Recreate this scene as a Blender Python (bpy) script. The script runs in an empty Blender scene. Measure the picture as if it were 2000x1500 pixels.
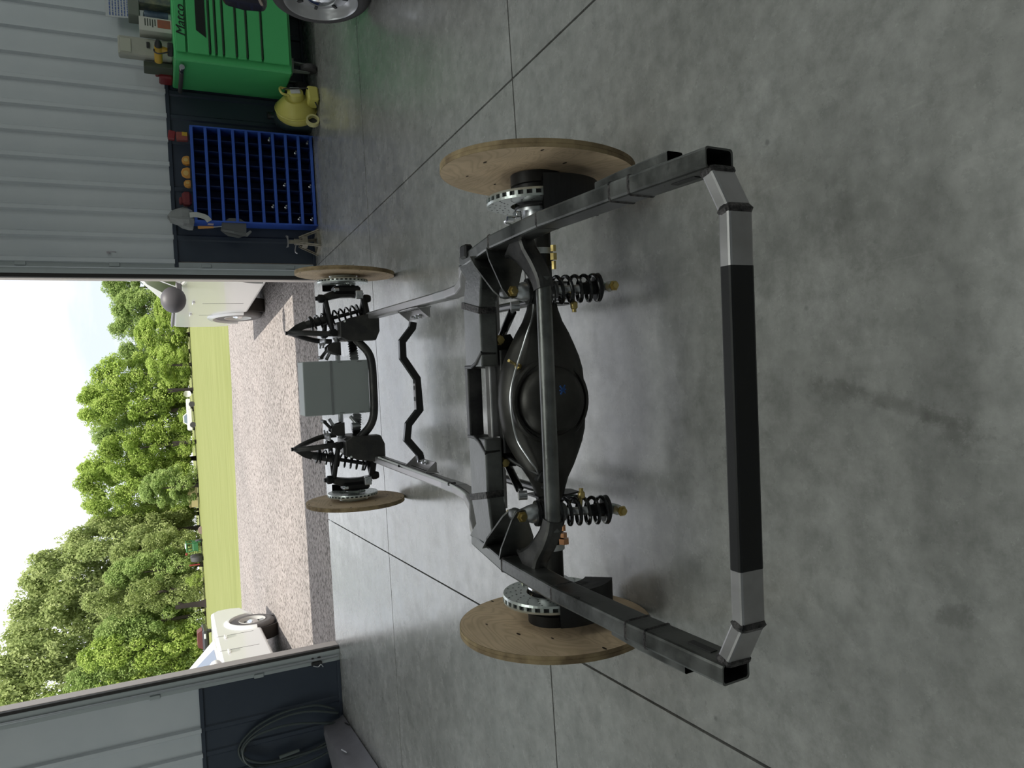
import bpy, math, random
from mathutils import Vector, Matrix
random.seed(7)
PI = math.pi
S = bpy.context.scene
COL = S.collection

# ------------------------------------------------------------------ camera
cam_d = bpy.data.cameras.new('camera'); cam = bpy.data.objects.new('camera', cam_d); COL.objects.link(cam)
cam_d.sensor_fit = 'HORIZONTAL'; cam_d.sensor_width = 36.0; cam_d.lens = 36.0 * 1470.0 / 2000.0
cam_d.clip_start = 0.05; cam_d.clip_end = 600
UR = Vector((0.99773839, -0.0444996, -0.05037745))      # the upright picture's right (phone held upright, file stored on its side)
UD = Vector((-0.06461479, -0.42845104, -0.9012517))     # its down
UF = Vector((0.01852107, 0.90246855, -0.43035739))      # view direction
cx_, cy_, cz_ = UD, UR, -UF
cam.matrix_world = Matrix(((cx_.x, cy_.x, cz_.x, 0), (cx_.y, cy_.y, cz_.y, 0), (cx_.z, cy_.z, cz_.z, 1.5), (0, 0, 0, 1)))
S.camera = cam

# ------------------------------------------------------------------ light
S.view_settings.view_transform = 'Standard'; S.view_settings.look = 'None'
S.view_settings.gamma = 1.0; S.view_settings.use_curve_mapping = False
S.view_settings.exposure = 0.45
S.cycles.max_bounces = 8; S.cycles.diffuse_bounces = 5; S.cycles.transparent_max_bounces = 12
S.cycles.use_denoising = True
S.cycles.sample_clamp_indirect = 6.0
SKY_STRENGTH = 4.4
SUN_STRENGTH = 4.3
FILL_POWER = 26.5

W = bpy.data.worlds.new('sky'); S.world = W; W.use_nodes = True
nt = W.node_tree; nt.nodes.clear()
N = nt.nodes.new; L = nt.links.new
out = N('ShaderNodeOutputWorld'); bg = N('ShaderNodeBackground'); L(bg.outputs[0], out.inputs[0])
tc = N('ShaderNodeTexCoord'); mp = N('ShaderNodeMapping'); mp.inputs['Scale'].default_value = (1.2, 1.2, 4.5)
L(tc.outputs['Generated'], mp.inputs[0])
no = N('ShaderNodeTexNoise'); no.inputs['Scale'].default_value = 1.6; no.inputs['Detail'].default_value = 7; no.inputs['Roughness'].default_value = .52
L(mp.outputs[0], no.inputs[0])
rp = N('ShaderNodeValToRGB'); e = rp.color_ramp.elements
e[0].position = .41; e[0].color = (.148, .164, .182, 1); e[1].position = .70; e[1].color = (.40, .40, .40, 1)
k = e.new(.53); k.color = (.21, .215, .23, 1)
L(no.outputs[0], rp.inputs[0]); L(rp.outputs[0], bg.inputs[0]); bg.inputs[1].default_value = SKY_STRENGTH

sd = bpy.data.lights.new('sun', 'SUN'); so = bpy.data.objects.new('sun', sd); COL.objects.link(so)
sd.energy = SUN_STRENGTH; sd.angle = math.radians(.6); sd.color = (1.0, .95, .86)
so.rotation_euler = Vector((.17, -.27, 1)).to_track_quat('Z', 'Y').to_euler()

def area_light(n, x, y, z, sx, sy, p, col=(1, 1, 1)):         # area light, for the added interior fill and the door portal
    d = bpy.data.lights.new(n, 'AREA'); o = bpy.data.objects.new(n, d); COL.objects.link(o)
    d.shape = 'RECTANGLE'; d.size = sx; d.size_y = sy; d.energy = p; d.color = col; o.location = (x, y, z); return o
for i, (lx, ly, lp) in enumerate(((-5.7, 4.2, 2.1), (5.6, 4.6, 1.4), (.6, 2.1, 1.05), (-4.4, .4, .7), (5.2, .4, .9))):
    area_light('fill_light_%d' % i, lx, ly, 4.35, 2.4, 1.2, FILL_POWER*lp, (.95, 1.0, .93))  # unseen fill added below the ceiling to brighten the interior
def portal(n, loc, rot, sx, sy):
    o = area_light(n, *loc, sx, sy, 1); o.data.cycles.is_portal = True; o.rotation_euler = rot
portal('door_portal', (-.505, 7.72, 1.8), (-PI/2, 0, 0), 3.56, 3.6)

# ------------------------------------------------------------------ materials
MATS = {}
def mat(name, col, rough=.5, metal=0., col2=None, nscale=6., stretch=(1, 1, 1), bump=0., bscale=40., lo=.35, hi=.65, spec=.5, detail=5, r2=None, trans=0., emit=None, alpha=1., coat=0.):
    if name in MATS: return MATS[name]
    m = bpy.data.materials.new(name); m.use_nodes = True; t = m.node_tree; b = t.nodes['Principled BSDF']
    b.inputs['Base Color'].default_value = (*col, 1); b.inputs['Roughness'].default_value = rough; b.inputs['Metallic'].default_value = metal
    b.inputs['Specular IOR Level'].default_value = spec; b.inputs['Alpha'].default_value = alpha
    if coat: b.inputs['Coat Weight'].default_value = coat
    if trans: b.inputs['Transmission Weight'].default_value = trans
    if col2 or bump or r2 is not None:
        c = t.nodes.new('ShaderNodeTexCoord'); mm = t.nodes.new('ShaderNodeMapping'); mm.inputs['Scale'].default_value = stretch
        t.links.new(c.outputs['Object'], mm.inputs[0])
    if col2 or r2 is not None:
        n = t.nodes.new('ShaderNodeTexNoise'); n.inputs['Scale'].default_value = nscale; n.inputs['Detail'].default_value = detail; n.inputs['Roughness'].default_value = .6
        t.links.new(mm.outputs[0], n.inputs[0])
        if col2:
            r = t.nodes.new('ShaderNodeValToRGB'); r.color_ramp.elements[0].position = lo; r.color_ramp.elements[1].position = hi
            r.color_ramp.elements[0].color = (*col, 1); r.color_ramp.elements[1].color = (*col2, 1)
            t.links.new(n.outputs[0], r.inputs[0]); t.links.new(r.outputs[0], b.inputs['Base Color'])
        if r2 is not None:
            q = t.nodes.new('ShaderNodeMapRange'); q.inputs[1].default_value = .3; q.inputs[2].default_value = .7; q.inputs[3].default_value = rough; q.inputs[4].default_value = r2
            t.links.new(n.outputs[0], q.inputs[0]); t.links.new(q.outputs[0], b.inputs['Roughness'])
    if bump:
        n2 = t.nodes.new('ShaderNodeTexNoise'); n2.inputs['Scale'].default_value = bscale; n2.inputs['Detail'].default_value = 4
        t.links.new(mm.outputs[0], n2.inputs[0]); bp = t.nodes.new('ShaderNodeBump'); bp.inputs['Strength'].default_value = bump; bp.inputs['Distance'].default_value = .01
        t.links.new(n2.outputs[0], bp.inputs['Height']); t.links.new(bp.outputs[0], b.inputs['Normal'])
    MATS[name] = m; return m

raw = mat('raw_steel', (.105, .108, .105), .26, .9, (.21, .215, .21), 9, (1, 1, 1), .06, 90, r2=.48)
rawl = mat('bright_steel', (.34, .33, .33), .34, .85, (.47, .46, .47), 7, (1, .3, 1), .04, 60, r2=.5)
rawd = mat('dark_steel', (.04, .04, .042), .34, .8, (.10, .098, .095), 11, (1, 1, 1), .08, 80, r2=.5)
weld = mat('weld', (.02, .02, .022), .5, .7, (.12, .11, .11), 60, bump=.5, bscale=160)
cast = mat('cast_iron', (.035, .035, .037), .42, .6, (.075, .072, .068), 8, bump=.12, bscale=70)
axlem = mat('axle_steel', (.035, .034, .032), .36, .7, (.075, .072, .067), 6, bump=.06, bscale=50, r2=.5)
blk = mat('black_paint', (.011, .011, .012), .45, 0., bump=.05, bscale=60, spec=.35)
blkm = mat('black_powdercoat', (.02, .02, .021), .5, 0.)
gloss = mat('black_gloss', (.008, .008, .009), .18, 0.)
gold = mat('zinc_gold', (.50, .38, .14), .35, .9, (.66, .52, .22), 30)
copper = mat('copper', (.6, .3, .16), .35, .9)
chrome = mat('chrome', (.75, .76, .78), .14, 1.)
silver = mat('silver_alloy', (.60, .61, .63), .3, .9)
rotorm = mat('zinc_rotor', (.60, .65, .63), .33, .8, (.70, .74, .72), 20)
white = mat('white_label', (.62, .64, .64), .5)
tape = mat('grey_tape', (.27, .27, .28), .3, .2)
chalk = mat('blue_chalk', (.03, .10, .32), .8)
rubber = mat('rubber', (.05, .048, .05), .75, bump=.15, bscale=90)

def wood_mat():
    m = bpy.data.materials.new('plywood'); m.use_nodes = True; t = m.node_tree; b = t.nodes['Principled BSDF']; n = t.nodes.new; l = t.links.new
    c = n('ShaderNodeTexCoord'); mm = n('ShaderNodeMapping'); mm.inputs['Scale'].default_value = (1.0, 1.0, 2.6)
    mm.inputs['Location'].default_value = (.3, .2, .4); l(c.outputs['Object'], mm.inputs[0])
    w = n('ShaderNodeTexNoise'); w.inputs['Scale'].default_value = 2.0; w.inputs['Detail'].default_value = 2.5; w.inputs['Distortion'].default_value = .6; l(mm.outputs[0], w.inputs[0])
    mu = n('ShaderNodeMath'); mu.operation = 'MULTIPLY'; mu.inputs[1].default_value = 26; l(w.outputs[0], mu.inputs[0])
    fr = n('ShaderNodeMath'); fr.operation = 'PINGPONG'; fr.inputs[1].default_value = .5; l(mu.outputs[0], fr.inputs[0])
    r = n('ShaderNodeValToRGB'); r.color_ramp.elements[0].position = .0; r.color_ramp.elements[0].color = (.60, .455, .30, 1); r.color_ramp.elements[1].position = .32; r.color_ramp.elements[1].color = (.72, .555, .385, 1); l(fr.outputs[0], r.inputs[0])
    n3 = n('ShaderNodeTexNoise'); n3.inputs['Scale'].default_value = 5; n3.inputs['Detail'].default_value = 3; l(c.outputs['Object'], n3.inputs[0])
    r3 = n('ShaderNodeValToRGB'); r3.color_ramp.elements[0].position = .3; r3.color_ramp.elements[0].color = (.80, .78, .76, 1); r3.color_ramp.elements[1].position = .7; r3.color_ramp.elements[1].color = (1.08, 1.06, 1.04, 1); l(n3.outputs[0], r3.inputs[0])
    mx = n('ShaderNodeMix'); mx.data_type = 'RGBA'; mx.blend_type = 'MULTIPLY'; mx.inputs[0].default_value = 1; l(r.outputs[0], mx.inputs[6]); l(r3.outputs[0], mx.inputs[7])
    l(mx.outputs[2], b.inputs['Base Color']); b.inputs['Roughness'].default_value = .72
    return m
wood = wood_mat()
woode = mat('ply_edge', (.16, .11, .06), .85, 0, (.36, .27, .15), 14, (1, 1, 1))
knot = mat('knot', (.045, .025, .015), .8)

def floor_mat():
    m = bpy.data.materials.new('concrete'); m.use_nodes = True; t = m.node_tree; b = t.nodes['Principled BSDF']; n = t.nodes.new; l = t.links.new
    c = n('ShaderNodeTexCoord')
    a = n('ShaderNodeTexNoise'); a.inputs['Scale'].default_value = 2.1; a.inputs['Detail'].default_value = 10; a.inputs['Roughness'].default_value = .68; l(c.outputs['Object'], a.inputs[0])
    r = n('ShaderNodeValToRGB'); e = r.color_ramp.elements; e[0].position = .28; e[0].color = (.235, .235, .226, 1); e[1].position = .74; e[1].color = (.365, .363, .357, 1)
    q = e.new(.5); q.color = (.30, .298, .289, 1); l(a.outputs[0], r.inputs[0])
    f = n('ShaderNodeTexNoise'); f.inputs['Scale'].default_value = 13; f.inputs['Detail'].default_value = 10; f.inputs['Roughness'].default_value = .76; l(c.outputs['Object'], f.inputs[0])
    rf = n('ShaderNodeValToRGB'); rf.color_ramp.elements[0].position = .36; rf.color_ramp.elements[0].color = (.76, .77, .76, 1); rf.color_ramp.elements[1].position = .64; rf.color_ramp.elements[1].color = (1.22, 1.22, 1.22, 1); l(f.outputs[0], rf.inputs[0])
    mx = n('ShaderNodeMix'); mx.data_type = 'RGBA'; mx.blend_type = 'MULTIPLY'; mx.inputs[0].default_value = 1; l(r.outputs[0], mx.inputs[6]); l(rf.outputs[0], mx.inputs[7])
    v = n('ShaderNodeTexVoronoi'); v.inputs['Scale'].default_value = 4.2; v.inputs['Randomness'].default_value = 1; l(c.outputs['Object'], v.inputs[0])
    rv = n('ShaderNodeValToRGB'); rv.color_ramp.elements[0].position = .025; rv.color_ramp.elements[0].color = (.45, .45, .46, 1); rv.color_ramp.elements[1].position = .05; rv.color_ramp.elements[1].color = (1, 1, 1, 1); l(v.outputs[0], rv.inputs[0])
    m2 = n('ShaderNodeMix'); m2.data_type = 'RGBA'; m2.blend_type = 'MULTIPLY'; m2.inputs[0].default_value = .75; l(mx.outputs[2], m2.inputs[6]); l(rv.outputs[0], m2.inputs[7])
    # fine scratches
    w = n('ShaderNodeTexNoise'); mpp = n('ShaderNodeMapping'); mpp.inputs['Rotation'].default_value = (0, 0, .5); mpp.inputs['Scale'].default_value = (30, 1.6, 1); l(c.outputs['Object'], mpp.inputs[0]); l(mpp.outputs[0], w.inputs[0]); w.inputs['Scale'].default_value = 2.0; w.inputs['Detail'].default_value = 3
    rw = n('ShaderNodeValToRGB'); rw.color_ramp.elements[0].position = .66; rw.color_ramp.elements[0].color = (1, 1, 1, 1); rw.color_ramp.elements[1].position = .78; rw.color_ramp.elements[1].color = (1.25, 1.25, 1.24, 1); l(w.outputs[0], rw.inputs[0])
    m3 = n('ShaderNodeMix'); m3.data_type = 'RGBA'; m3.blend_type = 'MULTIPLY'; m3.inputs[0].default_value = .8; l(m2.outputs[2], m3.inputs[6]); l(rw.outputs[0], m3.inputs[7])
    last = m3.outputs[2]
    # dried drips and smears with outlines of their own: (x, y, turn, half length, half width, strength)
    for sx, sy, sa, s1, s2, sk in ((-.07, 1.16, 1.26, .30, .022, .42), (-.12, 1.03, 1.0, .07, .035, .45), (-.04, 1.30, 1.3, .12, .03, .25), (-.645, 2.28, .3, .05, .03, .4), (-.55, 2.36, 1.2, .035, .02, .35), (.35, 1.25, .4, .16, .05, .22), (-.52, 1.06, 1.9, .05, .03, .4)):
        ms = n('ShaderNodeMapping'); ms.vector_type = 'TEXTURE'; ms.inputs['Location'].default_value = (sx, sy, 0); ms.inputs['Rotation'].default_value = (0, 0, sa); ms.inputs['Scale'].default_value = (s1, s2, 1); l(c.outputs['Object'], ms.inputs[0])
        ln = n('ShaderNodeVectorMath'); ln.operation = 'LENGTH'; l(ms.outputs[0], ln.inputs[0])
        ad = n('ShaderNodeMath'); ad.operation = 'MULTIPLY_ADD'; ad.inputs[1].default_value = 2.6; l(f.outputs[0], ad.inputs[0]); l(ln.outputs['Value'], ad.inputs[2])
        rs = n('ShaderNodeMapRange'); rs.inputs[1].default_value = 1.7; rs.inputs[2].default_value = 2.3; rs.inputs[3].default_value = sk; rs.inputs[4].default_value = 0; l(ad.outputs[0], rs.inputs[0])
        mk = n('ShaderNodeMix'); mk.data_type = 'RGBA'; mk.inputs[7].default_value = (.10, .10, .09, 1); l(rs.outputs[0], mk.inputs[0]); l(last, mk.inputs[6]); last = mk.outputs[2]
    l(last, b.inputs['Base Color'])
    mr = n('ShaderNodeMapRange'); mr.inputs[1].default_value = .3; mr.inputs[2].default_value = .7; mr.inputs[3].default_value = .12; mr.inputs[4].default_value = .38
    rb = n('ShaderNodeTexNoise'); rb.inputs['Scale'].default_value = 5.5; rb.inputs['Detail'].default_value = 8; rb.inputs['Roughness'].default_value = .68; l(c.outputs['Object'], rb.inputs[0]); l(rb.outputs[0], mr.inputs[0]); l(mr.outputs[0], b.inputs['Roughness'])
    bp = n('ShaderNodeBump'); bp.inputs['Strength'].default_value = .10; bp.inputs['Distance'].default_value = .004; l(f.outputs[0], bp.inputs['Height']); l(bp.outputs[0], b.inputs['Normal'])
    b.inputs['Specular IOR Level'].default_value = 1.0; b.inputs['Coat Weight'].default_value = .45; b.inputs['Coat Roughness'].default_value = .24
    return m
concrete = floor_mat()

def gravel_mat():
    m = bpy.data.materials.new('gravel'); m.use_nodes = True; t = m.node_tree; b = t.nodes['Principled BSDF']; n = t.nodes.new; l = t.links.new
    c = n('ShaderNodeTexCoord'); v = n('ShaderNodeTexVoronoi'); v.inputs['Scale'].default_value = 42; l(c.outputs['Object'], v.inputs[0])
    r = n('ShaderNodeValToRGB'); e = r.color_ramp.elements; e[0].position = .1; e[0].color = (.115, .101, .094, 1); e[1].position = .9; e[1].color = (.34, .31, .293, 1); q = e.new(.35); q.color = (.24, .22, .208, 1)
    sp = n('ShaderNodeSeparateColor'); l(v.outputs['Color'], sp.inputs[0]); l(sp.outputs[0], r.inputs[0])
    a = n('ShaderNodeTexNoise'); a.inputs['Scale'].default_value = .5; a.inputs['Detail'].default_value = 3; l(c.outputs['Object'], a.inputs[0])
    ra = n('ShaderNodeValToRGB'); ra.color_ramp.elements[0].position = .3; ra.color_ramp.elements[0].color = (.88, .88, .88, 1); ra.color_ramp.elements[1].position = .7; ra.color_ramp.elements[1].color = (1.08, 1.06, 1.05, 1); l(a.outputs[0], ra.inputs[0])
    mx = n('ShaderNodeMix'); mx.data_type = 'RGBA'; mx.blend_type = 'MULTIPLY'; mx.inputs[0].default_value = 1; l(r.outputs[0], mx.inputs[6]); l(ra.outputs[0], mx.inputs[7]); l(mx.outputs[2], b.inputs['Base Color'])
    bp = n('ShaderNodeBump'); bp.inputs['Strength'].default_value = .55; bp.inputs['Distance'].default_value = .02; l(v.outputs[0], bp.inputs['Height']); bp.invert = True; l(bp.outputs[0], b.inputs['Normal'])
    b.inputs['Roughness'].default_value = .9; b.inputs['Specular IOR Level'].default_value = .2
    return m
gravel = gravel_mat()
grass = mat('lawn_grass', (.165, .183, .062), .95, 0, (.215, .231, .09), .35, (1, 5, 1), .3, 25, .3, .7, .1)
wallm = mat('wall_metal', (.52, .555, .59), .40, .05, (.56, .59, .62), 2, bump=.02, bscale=8)
trimm = mat('trim_metal', (.40, .435, .445), .4, .2)
wains = mat('dark_liner', (.030, .040, .060), .36, .05, (.036, .047, .068), 2)
sealm = mat('seal', (.02, .017, .016), .6)
reveal = mat('jamb_face', (.66, .58, .53), .5)
ceilm = mat('ceiling_liner', (.80, .80, .78), .6)
subm = mat('joint_dark', (.035, .032, .028), .9)

# ------------------------------------------------------------------ mesh helpers
class MB:
    def __init__(s): s.v = []; s.f = []; s.m = []; s.sm = []
    def add(s, vs, fs, mi=0, smooth=False):
        b = len(s.v); s.v += [tuple(v) for v in vs]
        for f in fs: s.f.append(tuple(b + i for i in f)); s.m.append(mi); s.sm.append(smooth)
        return s
    def box(s, c, d, rot=None, mi=0, ch=0.):
        hx, hy, hz = d[0]/2, d[1]/2, d[2]/2; c = Vector(c)
        R = rot if rot is not None else Matrix.Identity(3)
        if ch <= 0:
            vs = [c + R @ Vector((x*hx, y*hy, z*hz)) for z in (-1, 1) for y in (-1, 1) for x in (-1, 1)]
            return s.add(vs, [(0, 2, 3, 1), (4, 5, 7, 6), (0, 1, 5, 4), (2, 6, 7, 3), (0, 4, 6, 2), (1, 3, 7, 5)], mi)
        # chamfered
        a = min(ch, hx*.9, hy*.9, hz*.9); vs = []; idx = {}
        for x in (-1, 1):
            for y in (-1, 1):
                for z in (-1, 1):
                    for ax in range(3):
                        p = [x*hx, y*hy, z*hz]; sg = (x, y, z)
                        for q in range(3):
                            if q != ax: p[q] -= sg[q]*a
                        idx[(x, y, z, ax)] = len(vs); vs.append(c + R @ Vector(p))
        fs = []
        I = lambda x, y, z, ax: idx[(x, y, z, ax)]
        for q in (-1, 1):
            fs += [(I(q, -1, -1, 0), I(q, 1, -1, 0), I(q, 1, 1, 0), I(q, -1, 1, 0)), (I(-1, q, -1, 1), I(-1, q, 1, 1), I(1, q, 1, 1), I(1, q, -1, 1)), (I(-1, -1, q, 2), I(1, -1, q, 2), I(1, 1, q, 2), I(-1, 1, q, 2))]
            for p in (-1, 1):
                fs += [(I(q, p, -1, 0), I(q, p, 1, 0), I(q, p, 1, 1), I(q, p, -1, 1)), (I(q, -1, p, 0), I(q, 1, p, 0), I(q, 1, p, 2), I(q, -1, p, 2)), (I(-1, q, p, 1), I(1, q, p, 1), I(1, q, p, 2), I(-1, q, p, 2))]
                for o in (-1, 1): fs.append((I(q, p, o, 0), I(q, p, o, 1), I(q, p, o, 2)))
        ctr = c
        out = []
        for f in fs:                                     # fix winding
            P = [vs[i] for i in f]; nn = (P[1]-P[0]).cross(P[2]-P[0]); cc = sum(P, Vector())/len(P)
            out.append(f if nn.dot(cc-ctr) > 0 else tuple(reversed(f)))
        return s.add(vs, out, mi)
    def tube(s, pts, r, n=10, closed=False, caps=True, mi=0, smooth=True, start=0.):
        pts = [Vector(p) for p in pts]; m = len(pts); rs = r if isinstance(r, (list, tuple)) else [r]*m
        vs = []; up = None
        for i, p in enumerate(pts):
            if closed: t = (pts[(i+1) % m]-pts[i-1])
            else: t = pts[min(i+1, m-1)]-pts[max(i-1, 0)]
            t.normalize()
            if up is None: up = Vector((0, 0, 1)) if abs(t.z) < .9 else Vector((0, 1, 0))
            a = (up - t*up.dot(t)).normalized(); up = a; b = t.cross(a)
            for j in range(n):
                g = 2*PI*j/n + start; vs.append(p + (a*math.cos(g)+b*math.sin(g))*rs[i])
        fs = []
        for i in range(m if closed else m-1):
            k = (i+1) % m
            for j in range(n): fs.append((i*n+j, i*n+(j+1) % n, k*n+(j+1) % n, k*n+j))
        s.add(vs, fs, mi, smooth)
        if caps and not closed:
            s.add(vs[:n], [tuple(range(n-1, -1, -1))], mi); s.add(vs[-n:], [tuple(range(n))], mi)
        return s
    def sweep(s, pts, w, h, up=(0, 0, 1), ch=.006, caps=True, mi=0, sec=None):
        """rectangular tube with mitred corners; w across, h along up; w,h may be lists"""
        pts = [Vector(p) for p in pts]; m = len(pts); up = Vector(up)
        ws = w if isinstance(w, (list, tuple)) else [w]*m; hs = h if isinstance(h, (list, tuple)) else [h]*m
        rings = []
        for i, p in enumerate(pts):
            d0 = (pts[i]-pts[i-1]).normalized() if i > 0 else None; d1 = (pts[i+1]-pts[i]).normalized() if i < m-1 else None
            t = ((d0 or d1)+(d1 or d0)).normalized(); d = d1 or d0
            k = 1/max(.5, t.dot(d))
            side = t.cross(up)
            if side.length < 1e-4: side = Vector((1, 0, 0))
            side.normalize(); uu = side.cross(t).normalized()
            # mitre stretch along bend direction
            bend = ((d1 or d0)-(d0 or d1)); ks = ku = 1.
            if bend.length > 1e-5:
                bend.normalize(); ks = 1+(k-1)*abs(bend.dot(side)); ku = 1+(k-1)*abs(bend.dot(uu))
            a, b = ws[i]/2*ks, hs[i]/2*ku; c = min(ch, a*.6, b*.6)
            o = [(-a+c, -b), (a-c, -b), (a-c*.3, -b+c*.3), (a, -b+c), (a, b-c), (a-c*.3, b-c*.3), (a-c, b), (-a+c, b), (-a+c*.3, b-c*.3), (-a, b-c), (-a, -b+c), (-a+c*.3, -b+c*.3)]
            rings.append([p + side*x + uu*y for x, y in o])
        n = 12; vs = [v for r in rings for v in r]; fs = []
        for i in range(m-1):
            for j in range(n): fs.append((i*n+j, i*n+(j+1) % n, (i+1)*n+(j+1) % n, (i+1)*n+j))
        s.add(vs, fs, mi)
        if caps in (True, 'start'): s.add(rings[0], [tuple(range(n-1, -1, -1))], mi)
        if caps in (True, 'end'): s.add(rings[-1], [tuple(range(n))], mi)
        return rings
    def lathe(s, prof, c, axis, n=32, mi=0, smooth=True, closed=False, a0=0., a1=2*PI):
        """prof: (distance along axis, radius)"""
        c = Vector(c); ax = Vector(axis).normalized(); u = Vector((0, 0, 1)) if abs(ax.z) < .9 else Vector((0, 1, 0))
        a = (u-ax*u.dot(ax)).normalized(); b = ax.cross(a); vs = []; full = abs(a1-a0-2*PI) < 1e-6; m = n if full else n+1
        for d, r in prof:
            for j in range(m):
                g = a0+(a1-a0)*j/n; vs.append(c+ax*d+(a*math.cos(g)+b*math.sin(g))*r)
        fs = []; P = len(prof)
        for i in range(P if closed else P-1):
            k = (i+1) % P
            for j in range(n):
                q = (j+1) % m; fs.append((i*m+j, i*m+q, k*m+q, k*m+j))
        return s.add(vs, fs, mi, smooth)
    def disc(s, c, axis, r, t, n=24, mi=0, ch=0.):
        ch = min(ch, t*.4)
        return s.lathe([(-t/2, 0), (-t/2, r-ch), (-t/2+ch, r), (t/2-ch, r), (t/2, r-ch), (t/2, 0)], c, axis, n, mi, False)
    def ellipsoid(s, c, d, n=20, mi=0):
        vs = []; c = Vector(c); m = n//2
        for i in range(1, m):
            for j in range(n): a = PI*i/m; g = 2*PI*j/n; vs.append(c+Vector((math.sin(a)*math.cos(g)*d[0]/2, math.sin(a)*math.sin(g)*d[1]/2, math.cos(a)*d[2]/2)))
        k = len(vs); vs += [c+Vector((0, 0, d[2]/2)), c-Vector((0, 0, d[2]/2))]
        fs = [(i*n+j, i*n+(j+1) % n, (i+1)*n+(j+1) % n, (i+1)*n+j) for i in range(m-2) for j in range(n)]+[(k, (j+1) % n, j) for j in range(n)]+[(k+1, (m-2)*n+j, (m-2)*n+(j+1) % n) for j in range(n)]
        return s.add(vs, fs, mi, True)
    def prism(s, poly, d0, d1, o=(0, 0, 0), ex=(1, 0, 0), ey=(0, 0, 1), en=None, mi=0):
        o, ex, ey = Vector(o), Vector(ex), Vector(ey); en = Vector(en) if en else ex.cross(ey)
        n = len(poly); vs = [o+ex*p[0]+ey*p[1]+en*d for d in (d0, d1) for p in poly]
        fs = [tuple(range(n-1, -1, -1)), tuple(range(n, 2*n))]+[(i, (i+1) % n, n+(i+1) % n, n+i) for i in range(n)]
        return s.add(vs, fs, mi)
    def build(s, name, mats, parent=None, loc=None, sharp=40, link=True):
        me = bpy.data.meshes.new(name); me.from_pydata(s.v, [], s.f)
        mats = mats if isinstance(mats, (list, tuple)) else [mats]
        for q in mats: me.materials.append(q)
        me.polygons.foreach_set('material_index', s.m); me.polygons.foreach_set('use_smooth', [bool(x) for x in s.sm])
        me.update()
        if any(s.sm): me.set_sharp_from_angle(angle=math.radians(sharp))
        o = bpy.data.objects.new(name, me); COL.objects.link(o)
        if parent: o.parent = parent
        if loc is not None: o.location = loc
        return o
def tag(o, label=None, cat=None, group=None, kind=None):
    if label: o['label'] = label
    if cat: o['category'] = cat
    if group: o['group'] = group
    if kind: o['kind'] = kind
    return o
def empty(name, loc, rz=0., label=None, cat=None, group=None, kind=None):
    o = bpy.data.objects.new(name, None); COL.objects.link(o); o.location = loc; o.rotation_euler = (0, 0, rz); o.empty_display_size = .1
    return tag(o, label, cat, group, kind)
def copy_tree(o, parent=None):
    c = o.copy(); COL.objects.link(c)
    if parent: c.parent = parent
    for ch in list(o.children): copy_tree(ch, c)
    return c
def bevel(o, w, seg=2, ang=30):
    m = o.modifiers.new('bevel', 'BEVEL'); m.width = w; m.segments = seg; m.limit_method = 'ANGLE'; m.angle_limit = math.radians(ang); return o
def bez(p, n=8):
    """Catmull-Rom through points"""
    p = [Vector(q) for q in p]; r = []
    for i in range(len(p)-1):
        a = p[max(i-1, 0)]; b = p[i]; c = p[i+1]; d = p[min(i+2, len(p)-1)]
        for k in range(n):
            t = k/n; r.append(.5*((2*b)+(c-a)*t+(2*a-5*b+4*c-d)*t*t+(3*b-a-3*c+d)*t**3))
    r.append(p[-1]); return r
def RZ(a): return Matrix.Rotation(a, 3, 'Z')
def RX(a): return Matrix.Rotation(a, 3, 'X')
def RY(a): return Matrix.Rotation(a, 3, 'Y')
def frame_to(d, up=(0, 0, 1)):
    """3x3 whose X is d"""
    x = Vector(d).normalized(); y = Vector(up).cross(x).normalized(); z = x.cross(y); return Matrix((x, y, z)).transposed()

# ================================================================== THE SETTING
YW = 7.42; YO = 7.56; XL, XR = -2.285, 1.278              # wall plane, outer face, door opening
fl = tag(empty('floor', (0, 3, 0)), kind='structure')
sub = MB().box((.6, 2.5, -.09), (15.2, 10.13, .06)).build('slab_bed', subm, fl, (0, -3, 0))
gx = [-7.0, -6.06, -3.57, -1.08, 1.407, 3.897, 6.387, 8.2]; gy = [-2.5, -2.04, .45, 2.94, 5.425, YO]
for i in range(len(gx)-1):
    for j in range(len(gy)-1):
        x0, x1, y0, y1 = gx[i]+.005, gx[i+1]-.005, gy[j]+.005, gy[j+1]-(.005 if j < len(gy)-2 else 0)
        MB().box(((x0+x1)/2, (y0+y1)/2, -.03), (x1-x0, y1-y0, .06)).build('slab', concrete, fl, (0, -3, 0))

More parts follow.
